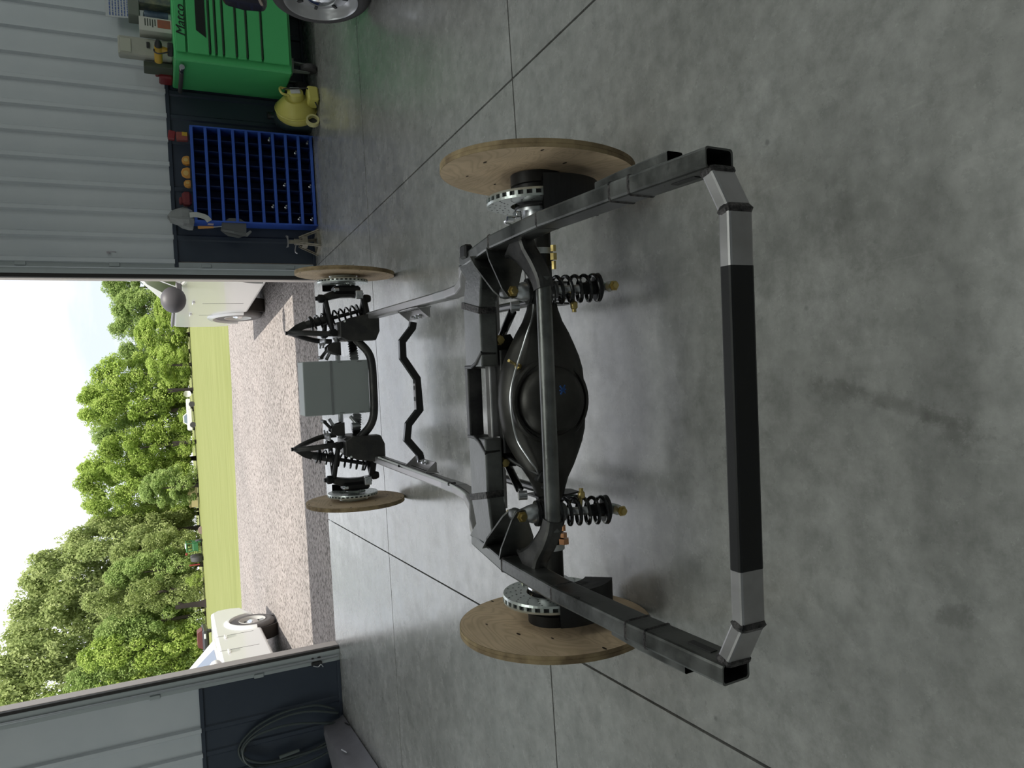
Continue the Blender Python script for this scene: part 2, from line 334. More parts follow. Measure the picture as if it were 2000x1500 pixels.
def ribbed(x0, x1, z0, z1, y, sp, dep, w=.06, off=0.):
    """sheet facing -y with trapezoid ribs; returns point list for one panel"""
    xs = []; x = x0
    k = math.ceil((x0-off)/sp)
    pts = [(x0, 0)]
    while off+k*sp < x1-w*.7:
        r = off+k*sp
        if r > x0+w*.7:
            pts += [(r-w/2, 0), (r-w*.28, dep), (r+w*.28, dep), (r+w/2, 0)]
            pass
        k += 1
    pts.append((x1, 0)); pts.sort(key=lambda p: p[0])
    vs = [(p[0], y-p[1], z) for z in (z0, z1) for p in pts]; n = len(pts)
    return vs, [(i, i+1, n+i+1, n+i) for i in range(n-1)]
ZT = 4.6; ZH = 3.75; ZWC = 1.262
wf = tag(empty('wall_front', (0, YW, 0)), kind='structure')
def panels(x0, x1, z0, z1, m, y, step, sp, dep, off, name):
    x = x0
    while x < x1-.05:
        xe = min(x+step, x1); vs, fs = ribbed(x, xe, z0, z1, y, sp, dep, off=off)
        b = MB().add(vs, fs); n = len(vs)//2
        b.add([(x, y, z0), (xe, y, z0), (xe, y+.006, z0), (x, y+.006, z0), (x, y, z1), (xe, y, z1), (xe, y+.006, z1), (x, y+.006, z1)], [(1, 2, 6, 5), (0, 4, 7, 3), (2, 3, 7, 6), (0, 3, 2, 1)])
        b.build(name, m, wf, (0, -YW, 0)); x = xe
OFFX = 2.095
panels(XR+.10, 8.2, ZWC, ZT, wallm, YW, .888, .222, .030, OFFX, 'panel')
panels(-7.0, XL-.115, ZWC, ZT, wallm, YW, .888, .222, .030, OFFX, 'panel')
panels(XL-.115, XR+.10, ZH+.1, ZT, wallm, YW, .888, .222, .030, OFFX, 'panel')
panels(XR+.155, 8.2, .02, ZWC-.03, wains, YW+.002, .888, .222, .014, OFFX, 'liner_panel')
panels(-7.0, XL-.135, .02, ZWC-.03, wains, YW+.002, .888, .222, .014, OFFX, 'liner_panel')
for a, b2, nm in ((XR+.10, 8.2, 0), (-7.0, XL-.135, 1)):
    MB().box(((a+b2)/2, YW-.008, ZWC-.012), (b2-a, .02, .034), ch=.003).build('liner_cap', wains, wf, (0, -YW, 0))
    MB().box(((a+b2)/2, YW-.006, .014), (b2-a, .018, .028), ch=.003).build('liner_base', wains, wf, (0, -YW, 0))
# wall core, outer skin
core = MB()
for a, b2 in ((-7.1, XL), (XR, 8.3)): core.box(((a+b2)/2, (YW+YO)/2+.01, ZT/2), (b2-a, YO-YW-.02, ZT))
core.box(((XL+XR)/2, (YW+YO)/2+.01, (ZH+ZT)/2), (XR-XL, YO-YW-.02, ZT-ZH)); core.build('wall_core', reveal, wf, (0, -YW, 0))
# jamb trim, seals
def trim(n, parts, lab=None):
    r = tag(empty('trim_%d' % n, (parts[0][1][0], YW, 0)), kind='structure')
    for nm, c, d, m in parts: MB().box(c, d, ch=.003).build(nm, m, r, (-r.location.x, -YW, 0))
    return r
trim(1, [('jamb_flashing', (XL-.062, YW-.012, ZH/2), (.072, .028, ZH), trimm), ('track_flange', (XL-.112, YW-.004, ZH/2), (.05, .012, ZH), trimm), ('weather_seal', (XL-.0135, YW+.004, ZH/2), (.027, .05, ZH), sealm), ('jamb_cladding', (XL-.004, YO-.040, ZH/2), (.012, .145, ZH), reveal)])
trim(2, [('jamb_flashing', (XR+.057, YW-.014, ZH/2), (.05, .03, ZH), trimm), ('track_flange', (XR+.115, YW-.005, ZH/2), (.06, .014, ZH), trimm), ('track_lip', (XR+.083, YW-.028, ZH/2), (.008, .03, ZH), wallm), ('weather_seal', (XR+.018, YW+.004, ZH/2), (.040, .05, ZH), sealm), ('jamb_cladding', (XR+.006, YO-.055, ZH/2), (.02, .115, ZH), reveal)])
trim(3, [('head_flashing', ((XL+XR)/2, YW-.012, ZH+.05), (XR-XL+.2, .03, .1), trimm)])
# brackets on the track flanges
for x, zs in ((XL-.112, (.75, 1.62)), (XR+.115, (.25, 1.0, 1.75, 2.45))):
    for z in zs: MB().box((x, YW-.016, z), (.035, .012, .085), ch=.004).build('track_bracket', trimm, bpy.data.objects['trim_1' if x < 0 else 'trim_2'], (-(XL-.045) if x < 0 else -(XR+.057), -YW, 0))
# far sides of the workshop, behind the camera and above
tag(MB().box((-7.05, 2.5, ZT/2), (.1, 10.2, ZT)).build('wall_left', wallm), kind='structure')
tag(MB().box((8.25, 2.5, ZT/2), (.1, 10.2, ZT)).build('wall_right', wallm), kind='structure')
bw = MB(); bw.box((.6, -2.55, ZT/2), (15.4, .1, ZT))
tag(bw.build('wall_back', wallm), kind='structure')
tag(MB().box((.6, 2.5, ZT+.05), (15.2, 10.3, .1)).build('ceiling', ceilm), kind='structure')

# ------------------------------------------------------------------ outside ground
def sheet(name, pts, m, kind='structure'):
    b = MB(); b.add(pts, [(i, i+1, i+3, i+2) for i in range(0, len(pts)-2, 2)]); return tag(b.build(name, m), kind=kind)
def field_z(y): return -.02-.0352*max(0, y-18.6)
gv = MB(); nx = 40; ys = [YO, 9, 11, 13, 15, 17, 'e']
rr = random.Random(3); edge = [17.35-.25*(x/2.)*1.0+rr.uniform(-.10, .10) for x in [(-16+i*.8) for i in range(nx+1)]]
vs = []; fs = []
for j, y in enumerate(ys):
    for i in range(nx+1):
        x = -16+i*.8; yy = edge[i] if y == 'e' else y; vs.append((x, yy, -.012 if y != 'e' else -.03))
for j in range(len(ys)-1):
    for i in range(nx): a = j*(nx+1)+i; fs.append((a, a+1, a+nx+2, a+nx+1))
gv.add(vs, fs); tag(gv.build('ground_gravel', gravel), kind='structure')
lw = MB(); vs = []; fs = []; yl = [14, 17, 19, 24, 32, 45, 60, 75, 95, 130, 190]
for y in yl:
    for x in (-110, -60, -30, -10, 0, 10, 30, 60, 110): vs.append((x, y, -.045 if y < 19 else field_z(y)))
for j in range(len(yl)-1):
    for i in range(8): a = j*9+i; fs.append((a, a+1, a+10, a+9))
lw.add(vs, fs); tag(lw.build('ground_lawn', grass), kind='structure')

# ================================================================== ROLLING CHASSIS
YAW = math.radians(-3.1); OFFC = 3.2
RC = Vector((-.133, 0, 0)) + RZ(YAW) @ Vector((0, OFFC, 0))
ch = empty('rolling_chassis', RC, YAW, 'bare steel car chassis frame with axle and brakes on four round plywood wheels', 'car chassis')
LO = (0, -OFFC, 0)
def part(b, name, m, parent=None, label=None, sharp=40):
    o = b.build(name, m, parent or ch, LO if parent is None else None, sharp)
    if label: o['label'] = label
    return o
for s in (1, -1):
    # rear rail: tail, kick over the axle, drop to the front rail
    rp_ = [(s*.522, 1.195, .452), (s*.5195, 1.50, .477), (s*.515, 1.835, .499), (s*.503, 2.14, .507), (s*.478, 2.42, .490)]
    b = MB(); rings = b.sweep(rp_, .044, .077, ch=.007, caps='end')
    # open end: inner sleeve
    p0 = Vector(rp_[0]); d = (Vector(rp_[1])-p0).normalized()
    b2 = MB(); b2.sweep([p0+d*.001, p0+d*.12], .036, .068, ch=.006, caps='end'); vs, fs = b2.v, [tuple(reversed(f)) for f in b2.f]
    b.add(vs, fs, 1); b.add(list(rings[0])+vs[:12], [(j, (j+1) % 12, 12+(j+1) % 12, 12+j) for j in range(12)])
    rail = part(b, 'rear_rail', [raw, blkm])
    # weld seams
    for k, (y, ex) in enumerate(((1.505, .006), (1.435, .006), (1.835, .003), (2.14, .005))):
        for q in range(len(rp_)-1):
            if rp_[q][1] <= y <= rp_[q+1][1]:
                t = (y-rp_[q][1])/(rp_[q+1][1]-rp_[q][1]); P0 = Vector(rp_[q]).lerp(Vector(rp_[q+1]), t); dd = (Vector(rp_[q+1])-Vector(rp_[q])).normalized(); break
        w_ = MB(); w_.sweep([P0-dd*.005, P0, P0+dd*.005], [.044, .044+ex, .044], [.077, .077+ex, .077], ch=.009); part(w_, 'weld_seam', weld, rail)
    # outer channel tube cut off before the tail
    c_ = MB(); c_.sweep([(s*.556, 1.335, .452), (s*.553, 1.50, .465), (s*.549, 1.60, .470)], .034, .045, caps='end', ch=.004)
    c_.sweep([(s*.556, 1.337, .452), (s*.5555, 1.37, .4545)], .028, .039, caps='end', ch=.003, mi=1)
    part(c_, 'outer_channel', [raw, blkm], rail)
    # oval slot in the inner face near the tail
    sl = MB(); sl.sweep([(s*.4995, 1.255, .457), (s*.4990, 1.325, .463)], .0035, .020, ch=.001); part(sl, 'slot', blkm, rail)
    # sloping drop and straight front rail
    b = MB(); b.sweep([(s*.474, 2.40, .490), (s*.466, 2.60, .42), (s*.462, 2.85, .315), (s*.460, 3.12, .235), (s*.460, 3.33, .214)], .042, [.077, .08, .085, .08, .072], ch=.007)
    part(b, 'kick_rail', rawl)
    b = MB(); b.sweep([(s*.460, 3.30, .214), (s*.460, 4.74, .214)], .042, .070, ch=.008); fr = part(b, 'front_rail', rawl)
    t_ = MB(); t_.sweep([(s*.460, 3.31, .214), (s*.460, 3.485, .214)], .0445, .0725, ch=.008); part(t_, 'tape_band', tape, fr)
    # rear crossbar bare ends
    b = MB(); b.sweep([(s*.497, 1.205, .449), (s*.412, 1.160, .447)], .032, .062, ch=.006); b.sweep([(s*.412, 1.160, .447), (s*.30, 1.160, .447)], .032, .062, ch=.006)
    be = part(b, 'crossbar_end', rawl)
    w_ = MB(); P0 = Vector((s*.412, 1.160, .447)); dd = Vector((-s*1, -.25, 0)).normalized(); w_.sweep([P0-dd*.009, P0, P0+dd*.009], [.032, .041, .032], [.062, .071, .062], ch=.011); part(w_, 'weld_seam', weld, be)
    w_ = MB(); P0 = Vector((s*.494, 1.204, .449)); w_.sweep([P0-dd*.008, P0, P0+dd*.006], [.04, .042, .034], [.07, .071, .063], ch=.012); part(w_, 'weld_seam', weld, be)
b = MB(); b.sweep([(-.302, 1.160, .447), (.302, 1.160, .447)], .0325, .0625, ch=.006); part(b, 'rear_crossbar', blk, label='black painted rear crossbar tube')
# round tube crossmember and its boxed gussets
TB = MB(); TB.tube([(-.375, 1.962, .452), (.375, 1.962, .452)], .0235, 20); part(TB, 'tube_crossmember', raw)
for s in (1, -1):
    g = MB(); g.sweep(bez([(s*.494, 2.050, .487), (s*.449, 2.014, .478), (s*.408, 1.985, .466), (s*.371, 1.968, .456), (s*.342, 1.962, .452)], 4), [.14, .115, .098, .085, .072, .068, .065, .063, .061, .059, .057, .056, .054, .054, .053, .052, .052], .053, ch=.014)
    part(g, 'gusset', rawd)
    if s > 0: bm_ = MB(); bm_.box((.506, 2.36, .528), (.045, .05, .030), ch=.006); part(bm_, 'body_mount', blk)
    # shock mount: two plates from the rail to the upper bolt
    for k, (a, c, tip, nm) in enumerate((((s*.482, 2.235), (s*.478, 2.285), (s*.343, 2.142), 0), ((s*.490, 2.115), (s*.486, 2.150), (s*.343, 2.083), 1))):
        A = Vector((c[0], c[1], 0)); T = Vector((tip[0], tip[1], 0)); u = (T-A); Lg = u.length; u.normalize(); nrm = Vector((0, 0, 1)).cross(u)
        poly = [(0, .435), (0, .548), (Lg*.25, .548), (Lg*.92, .528), (Lg+.016, .515), (Lg+.022, .5), (Lg+.016, .484), (Lg*.9, .472), (Lg*.45, .44)]
        p_ = MB(); p_.prism(poly, -.003, .003, A, u, (0, 0, 1), nrm); part(p_, 'shock_mount', raw)
# arched rectangular crossmember in front of the axle
for s in (1, -1):
    b = MB()
    b.prism([(.118, 2.262), (.118, 2.405), (.335, 2.405), (.415, 2.375), (.470, 2.44), (.478, 2.30), (.438, 2.235), (.305, 2.262)] if s > 0 else [(-x, y) for x, y in reversed([(.118, 2.262), (.118, 2.405), (.335, 2.405), (.415, 2.375), (.470, 2.44), (.478, 2.30), (.438, 2.235), (.305, 2.262)])], .468, .530, (0, 0, 0), (1, 0, 0), (0, 1, 0), (0, 0, 1))
    o = bevel(part(b, 'rear_crossmember', raw), .006, 2)
    w_ = MB(); w_.sweep([(s*.330, 2.408, .532), (s*.302, 2.262, .532)], .022, .004, ch=.001); w_.sweep([(s*.302, 2.2605, .530), (s*.302, 2.2605, .472)], .022, .004, up=(0, 1, 0), ch=.001); part(w_, 'weld_seam', weld, o)
    n_ = MB(); n_.sweep([(s*.165, 2.262, .505), (s*.13, 2.31, .507), (s*.118, 2.345, .508), (s*.118, 2.40, .508)], .012, .056, ch=.004); part(n_, 'notch_plate', rawd)
    # link bracket, hex bolts of the upper links
    k = MB(); k.prism([(s*.125, .50), (s*.215, .47), (s*.225, .40), (s*.18, .372), (s*.13, .40)], 0, .006, (0, 2.31, 0), (1, 0, 0), (0, 0, 1), (0, 1, 0)); k.prism([(s*.125, .50), (s*.215, .47), (s*.225, .40), (s*.18, .372), (s*.13, .40)], 0, .006, (0, 2.355, 0), (1, 0, 0), (0, 0, 1), (0, 1, 0)); part(k, 'link_bracket', rawd)
    for q, (px, pz) in enumerate(((.205, .452), (.150, .432))):
        h = MB(); h.lathe([(-.02, 0), (-.02, .014), (0, .014), (0, .019), (.006, .019), (.006, .009), (.07, .009), (.07, 0)], (s*px, 2.295, pz), (0, 1, 0), 6, smooth=False); part(h, 'link_bolt', gold)
    # lower crossmember stub and gold bushing stack
    b = MB(); b.sweep([(s*.205, 2.525, .372), (s*.405, 2.525, .372)], .05, .05, ch=.006); part(b, 'crossmember_stub', rawl)
    for k in range(3):
        h = MB(); h.lathe([(0, 0), (0, .016), (.012, .016), (.012, .012), (.018, .012), (.018, 0)], (s*(.268+.030*k), 2.575, .392), (s, 0, 0), 8, smooth=False); part(h, 'bushing_nut', gold if k != 1 else silver)
# centre of the crossmember: three bars with an open slot
b = MB(); b.sweep([(-.118, 2.392, .508), (.118, 2.392, .508)], .030, .052, ch=.005); part(b, 'crossmember_bridge', rawd)
b = MB(); b.sweep([(-.118, 2.318, .468), (.118, 2.318, .468)], .038, .04, ch=.005); part(b, 'crossmember_bar', rawl)
b = MB(); b.sweep([(-.17, 2.275, .440), (.17, 2.275, .440)], .036, .05, ch=.005); part(b, 'crossmember_bar', rawd)

# ------------------------------------------------------------------ rear axle
AY, AZ = 2.22, .322
ax = MB(); n = 28
prof = [(0, .153, .100), (.05, .152, .100), (.10, .146, .096), (.14, .133, .090), (.18, .114, .082), (.22, .092, .078), (.26, .068, .062), (.30, .053, .050), (.335, .046, .044), (.36, .040, .040), (.372, .037, .037), (.64, .037, .037)]
xs = [(-x, z, y) for x, z, y in reversed(prof[1:])]+prof
vs = []; 
for x, rz, ry in xs:
    for j in range(n):
        g = 2*PI*j/n; cz = .022*max(0, 1-abs(x)/.3); vs.append((x, AY-.012*max(0, 1-abs(x)/.3)+ry*math.cos(g), AZ+cz+rz*math.sin(g)))
m_ = len(xs); ax.add(vs, [(i*n+j, (i+1)*n+j, (i+1)*n+(j+1) % n, i*n+(j+1) % n) for i in range(m_-1) for j in range(n)], 0, True)
axle = part(ax, 'rear_axle', axlem, sharp=60)
c_ = MB(); c_.lathe([(-.03, .140), (-.002, .140), (.004, .134), (.004, .127), (-.004, .123), (-.004, .118), (.012, .114), (.030, .104), (.044, .084), (.053, .05), (.056, 0)], (0, AY-.088, AZ+.026), (0, -1, 0), 48); part(c_, 'axle_cover', axlem, axle)
c_ = MB()
for a0, ln in ((.6, .034), (2.4, .034), (1.45, .026)):
    c_.box((.036, AY-.1425, .336), (ln, .004, .0045), RX(.25) @ RY(a0))
part(c_, 'chalk_mark', chalk, axle, 'blue chalk cross on the axle cover')
c_ = MB(); c_.tube(bez([(.10, 2.13, .475), (.02, 2.125, .497), (-.10, 2.13, .482), (-.175, 2.14, .437), (-.215, 2.15, .405), (-.235, 2.16, .392)], 6), .0035, 6); c_.tube(bez([(-.255, 2.17, .37), (-.31, 2.18, .335), (-.335, 2.19, .335), (-.40, 2.19, .360), (-.50, 2.2, .364)], 5), .0035, 6); c_.tube(bez([(.10, 2.13, .475), (.20, 2.15, .425), (.30, 2.18, .375), (.45, 2.2, .364)], 5), .0035, 6); part(c_, 'brake_line', silver, axle)
c_ = MB(); c_.box((-.245, 2.165, .383), (.036, .03, .024), RY(.5), ch=.004); c_.tube([(-.235, 2.165, .39), (-.205, 2.24, .43), (-.175, 2.30, .455)], .007, 8); c_.box((-.275, 2.17, .362), (.03, .02, .018), RY(.5), ch=.003); part(c_, 'brake_hose_tee', blkm, axle)
c_ = MB(); c_.tube([(.118, 2.15, .455), (.135, 2.12, .500)], .005, 8); c_.lathe([(0, 0), (0, .011), (.01, .011), (.01, 0)], (.114, 2.155, .448), (.3, -.4, .85), 6, smooth=False); part(c_, 'vent_fitting', gold, axle, 'brass vent fitting on the axle housing')
for s in (1, -1):
    c_ = MB(); c_.lathe([(-.02, .0375), (-.02, .0415), (.02, .0415), (.02, .0375)], (s*.462, AY, AZ), (1, 0, 0), 24); part(c_, 'axle_collar', blk, axle)
    c_ = MB(); c_.lathe([(-.010, .0415), (-.010, .0435), (.010, .0435), (.010, .0415)], (s*.490, AY, AZ), (1, 0, 0), 24); c_.box((s*.49, AY-.035, AZ+.032), (.02, .014, .012), ch=.002); part(c_, 'clamp_band', white, axle, 'pale clamp band round the axle tube')
    if s > 0:
        c_ = MB(); [c_.lathe([(0, 0), (0, r), (l, r), (l, 0)], (.505-.026*k, 2.168, .300), (-1, 0, 0), 6, smooth=False) for k, (r, l) in enumerate(((.010, .02), (.012, .022), (.008, .026)))]; part(c_, 'line_fitting', gold, axle)
    else:
        c_ = MB(); [c_.lathe([(0, 0), (0, r), (l, r), (l, 0)], (-.475+.022*k, 2.165, .305), (1, 0, 0), 6, smooth=False) for k, (r, l) in enumerate(((.018, .018), (.012, .014), (.008, .018)))]; part(c_, 'line_fitting', copper, axle)
    # axle brackets for lower links
    k = MB()
    for x in (.318, .388): k.prism([(2.19, .38), (2.28, .38), (2.30, .25), (2.26, .215), (2.20, .22), (2.18, .28)], -.003, .003, (s*x, 0, 0), (0, 1, 0), (0, 0, 1), (1, 0, 0))
    part(k, 'axle_bracket', rawd, axle)
    # links
    b = MB(); A = Vector((s*.195, 2.385, .412)); B = Vector((s*.312, 2.235, .415)); b.tube([A+(B-A)*.14, A+(B-A)*.86], .014, 14); part(b, 'upper_link', gloss)
    for P0 in (A, B):
        e_ = MB(); e_.lathe([(-.014, .0), (-.014, .016), (.014, .016), (.014, 0)], P0, (0, .3, 1), 16); e_.tube([P0, P0+(B-A)*(.16 if P0 == A else -.16)], .008, 10); part(e_, 'rod_end', silver)
    b = MB(); b.tube([(s*.352, 2.24, .205), (s*.348, 2.86, .215)], .017, 14); part(b, 'lower_link', gloss)
    # coil-over
    T = Vector((s*.345, 2.112, .500)); Bm = Vector((s*.357, 2.052, .176)); d = (Bm-T).normalized(); Lc = (Bm-T).length
    b = MB(); b.lathe([(.012, 0), (.012, .017), (.022, .020), (.04, .027), (.05, .030), (.155, .030), (.160, .026), (.165, .014), (.30, .012), (.30, 0)], T, d, 24); sh = part(b, 'coilover', silver)
    b = MB()
    for z_ in (.062, .076, .09): b.lathe([(0, .03), (0, .040), (.009, .041), (.009, .03)], T+d*z_, d, 24)
    part(b, 'adjuster_collar', blk, sh)
    e_ = MB(); e_.lathe([(-.02, .0), (-.02, .018), (-.015, .02), (.015, .02), (.02, .018), (.02, 0)], T, (0, 1, 0), 20); part(e_, 'upper_eye', raw, sh)
    pts = []; turns = 6.6; z0, z1 = .10, Lc-.028
    uu = d.cross(Vector((0, 1, 0))).normalized(); vv = d.cross(uu)
    for k in range(int(turns*18)+1):
        t = k/(turns*18); g = t*turns*2*PI; e = min(1, t*turns/1.0, (1-t)*turns/1.0); pz = z0+(z1-z0)*t
        pts.append(T+d*pz+(uu*math.cos(g)+vv*math.sin(g))*.041)
    b = MB(); b.tube(pts, .0062, 8); part(b, 'coil_spring', gloss, sh)
    b = MB(); b.lathe([(0, 0), (0, .045), (.008, .047), (.012, .04), (.016, 0)], T+d*(Lc-.036), d, 24); b.lathe([(0, .0), (0, .018), (.05, .022), (.05, 0)], T+d*(Lc-.09), d, 16); part(b, 'spring_seat', blk, sh)
    e_ = MB(); e_.lathe([(-.018, .0), (-.018, .017), (.018, .017), (.018, 0)], Bm, (0, 1, 0), 18); e_.box(Bm-d*.014, (.022, .022, .03), ch=.003); part(e_, 'lower_eye', silver, sh)
    for P0, nm in ((T, 'upper_bolt'), (Bm, 'lower_bolt')):
        h = MB(); h.lathe([(-.056, 0), (-.056, .011), (-.046, .012), (-.046, .017), (-.040, .017), (-.040, .007), (.06, .007), (.06, 0)], P0, (0, 1, 0), 6, smooth=False); part(h, nm, gold, sh)
    K = T+d*.212+Vector((-s*.052, -.01, 0)); h = MB(); h.box(K, (.024, .019, .02), ch=.004); h.lathe([(0, 0), (0, .007), (.022, .007), (.022, 0)], K, (-s, 0, 0), 10); h.tube([K, K+Vector((s*.045, .01, 0))], .006, 8); part(h, 'adjuster_knob', gold, sh)

# ------------------------------------------------------------------ brakes and plywood wheels
def rotor(c, s, r, w, nv, tilt=0):
    b = MB(); x = Vector((s, 0, 0)); c = Vector(c)
    for q in (-1, 1):
        b.lathe([(q*w/2, r*.52), (q*w/2, r-.002), (q*(w/2-.0075), r), (q*(w/2-.0075), r*.52)] if q > 0 else [(q*(w/2-.0075), r*.52), (q*(w/2-.0075), r), (q*w/2, r-.002), (q*w/2, r*.52)], c, x, 72, smooth=False, closed=True)
    rt = part(b, 'brake_rotor', rotorm)
    v_ = MB()
    for k in range(nv):
        g = 2*PI*k/nv; R_ = RX(g); v_.box(c+R_ @ Vector((0, 0, r*.77)), (w-.013, .0115, r*.455), R_)
    part(v_, 'cooling_vanes', rotorm, rt); v_ = MB(); v_.lathe([(-w/2+.008, r*.955), (w/2-.008, r*.955)], c, x, 48); part(v_, 'rotor_core', blkm, rt)
    h_ = MB()
    for k in range(20):
        for j, rr_ in enumerate((.64, .74, .84, .93)):
            g = 2*PI*(k+j*.25)/20; P0 = c+Vector((-s*(w/2+.0004), r*rr_*math.cos(g), r*rr_*math.sin(g))); h_.add([P0+Vector((0, .0034*math.cos(t*PI/3), .0034*math.sin(t*PI/3))) for t in range(6)], [(0, 1, 2, 3, 4, 5)])
    part(h_, 'rotor_holes', blkm, rt)
    return rt
def ply(c, s, r, camber, rot, name='plywood_wheel'):
    b = MB(); axd = Vector((s*math.cos(camber), 0, -math.sin(camber)*1.0)); c = Vector(c); t = .026; n = 96; rg = random.Random(int(rot*100)+5)
    b.lathe([(-t/2, 0), (-t/2, r-.002)], c, axd, n, 0, False); b.lathe([(-t/2, r-.002), (-t/2+.001, r), (-.003, r), (-.001, r-.0015), (.001, r), (t/2-.001, r), (t/2, r-.002)], c, axd, n, 1, False); b.lathe([(t/2, r-.002), (t/2, 0)], c, axd, n, 0, False)
    o = part(b, name, [wood, woode]); k_ = MB(); u = Vector((0, 0, 1)); u = (u-axd*u.dot(axd)).normalized(); v = axd.cross(u)
    for i in range(9):
        g = rot+i*.7+rg.uniform(-.2, .2); R_ = r*rg.choice((.55, .72, .9, .95)); sz = rg.uniform(.005, .009); P0 = c-axd*(t/2+.0006)+(u*math.cos(g)+v*math.sin(g))*R_
        k_.add([P0+u*sz*math.sin(q*PI/4)*.6+v*sz*1.5*math.cos(q*PI/4) for q in range(8)], [tuple(range(8))])
    part(k_, 'wood_knots', knot, o)
    return o
for s in (1, -1):
    cam_ = .05 if s > 0 else .0
    ply((s*.752, AY, .321), s, .320, cam_, .3 if s > 0 else 1.9)
    xr = s*.655; rotor((xr, AY, AZ+.005), s, .166, .028, 36)
    b = MB(); b.lathe([(0, 0), (0, .07), (.018, .079), (.05, .079), (.052, .088), (.088, .088), (.088, 0)], (s*.652, AY, AZ), (s, 0, 0), 40); part(b, 'wheel_hub', blk)
    b = MB(); b.lathe([(0, .037), (0, .052), (.018, .052), (.018, .074), (.03, .074), (.03, .037)], (s*.60, AY, AZ), (s, 0, 0), 32); part(b, 'axle_flange', silver)
    b = MB(); b.lathe([(0, .03), (0, .078), (.006, .078), (.006, .03)], (s*.628, AY, AZ), (s, 0, 0), 40); part(b, 'dust_shield', blkm)
    # caliper: arc block astride the rotor's rear edge, its slide pins and bracket
    a0, a1 = (PI*.17, PI*.83); b = MB()
    for (x0, x1, r0, r1) in ((-.062, -.018, .10, .172), (.018, .05, .10, .172), (-.062, .05, .168, .190)):
        b.lathe([(x0, r0), (x0, r1), (x1, r1), (x1, r0)], (xr, AY, AZ-.01), (s, 0, 0), 14, smooth=False, closed=True, a0=(PI*.36 if s > 0 else -PI*.36), a1=(PI*.78 if s > 0 else -PI*.78))
    cal = part(b, 'brake_caliper', blk)
    b = MB(); b.lathe([(0, 0), (0, .008), (.02, .008), (.02, .0)], (xr-s*.07, AY-.05, AZ+.118), (0, .2, 1), 6, smooth=False); b.box((xr-s*.062, AY-.075, AZ+.115), (.02, .03, .018), ch=.003); b.tube(bez([(xr-s*.065, AY-.05, AZ+.12), (xr-s*.07, AY+.01, AZ+.12), (xr-s*.075, AY+.05, AZ+.07), (xr-s*.13, AY+.03, AZ+.04)], 6), .004, 6); part(b, 'brake_line_end', chrome, cal)
    if s < 0:
        b = MB(); b.box((xr+.055, AY-.125, AZ-.02), (.014, .05, .09), RX(.3), ch=.003); b.box((xr+.075, AY-.10, AZ+.035), (.008, .04, .05), ch=.003); part(b, 'brake_tab', cast, cal)

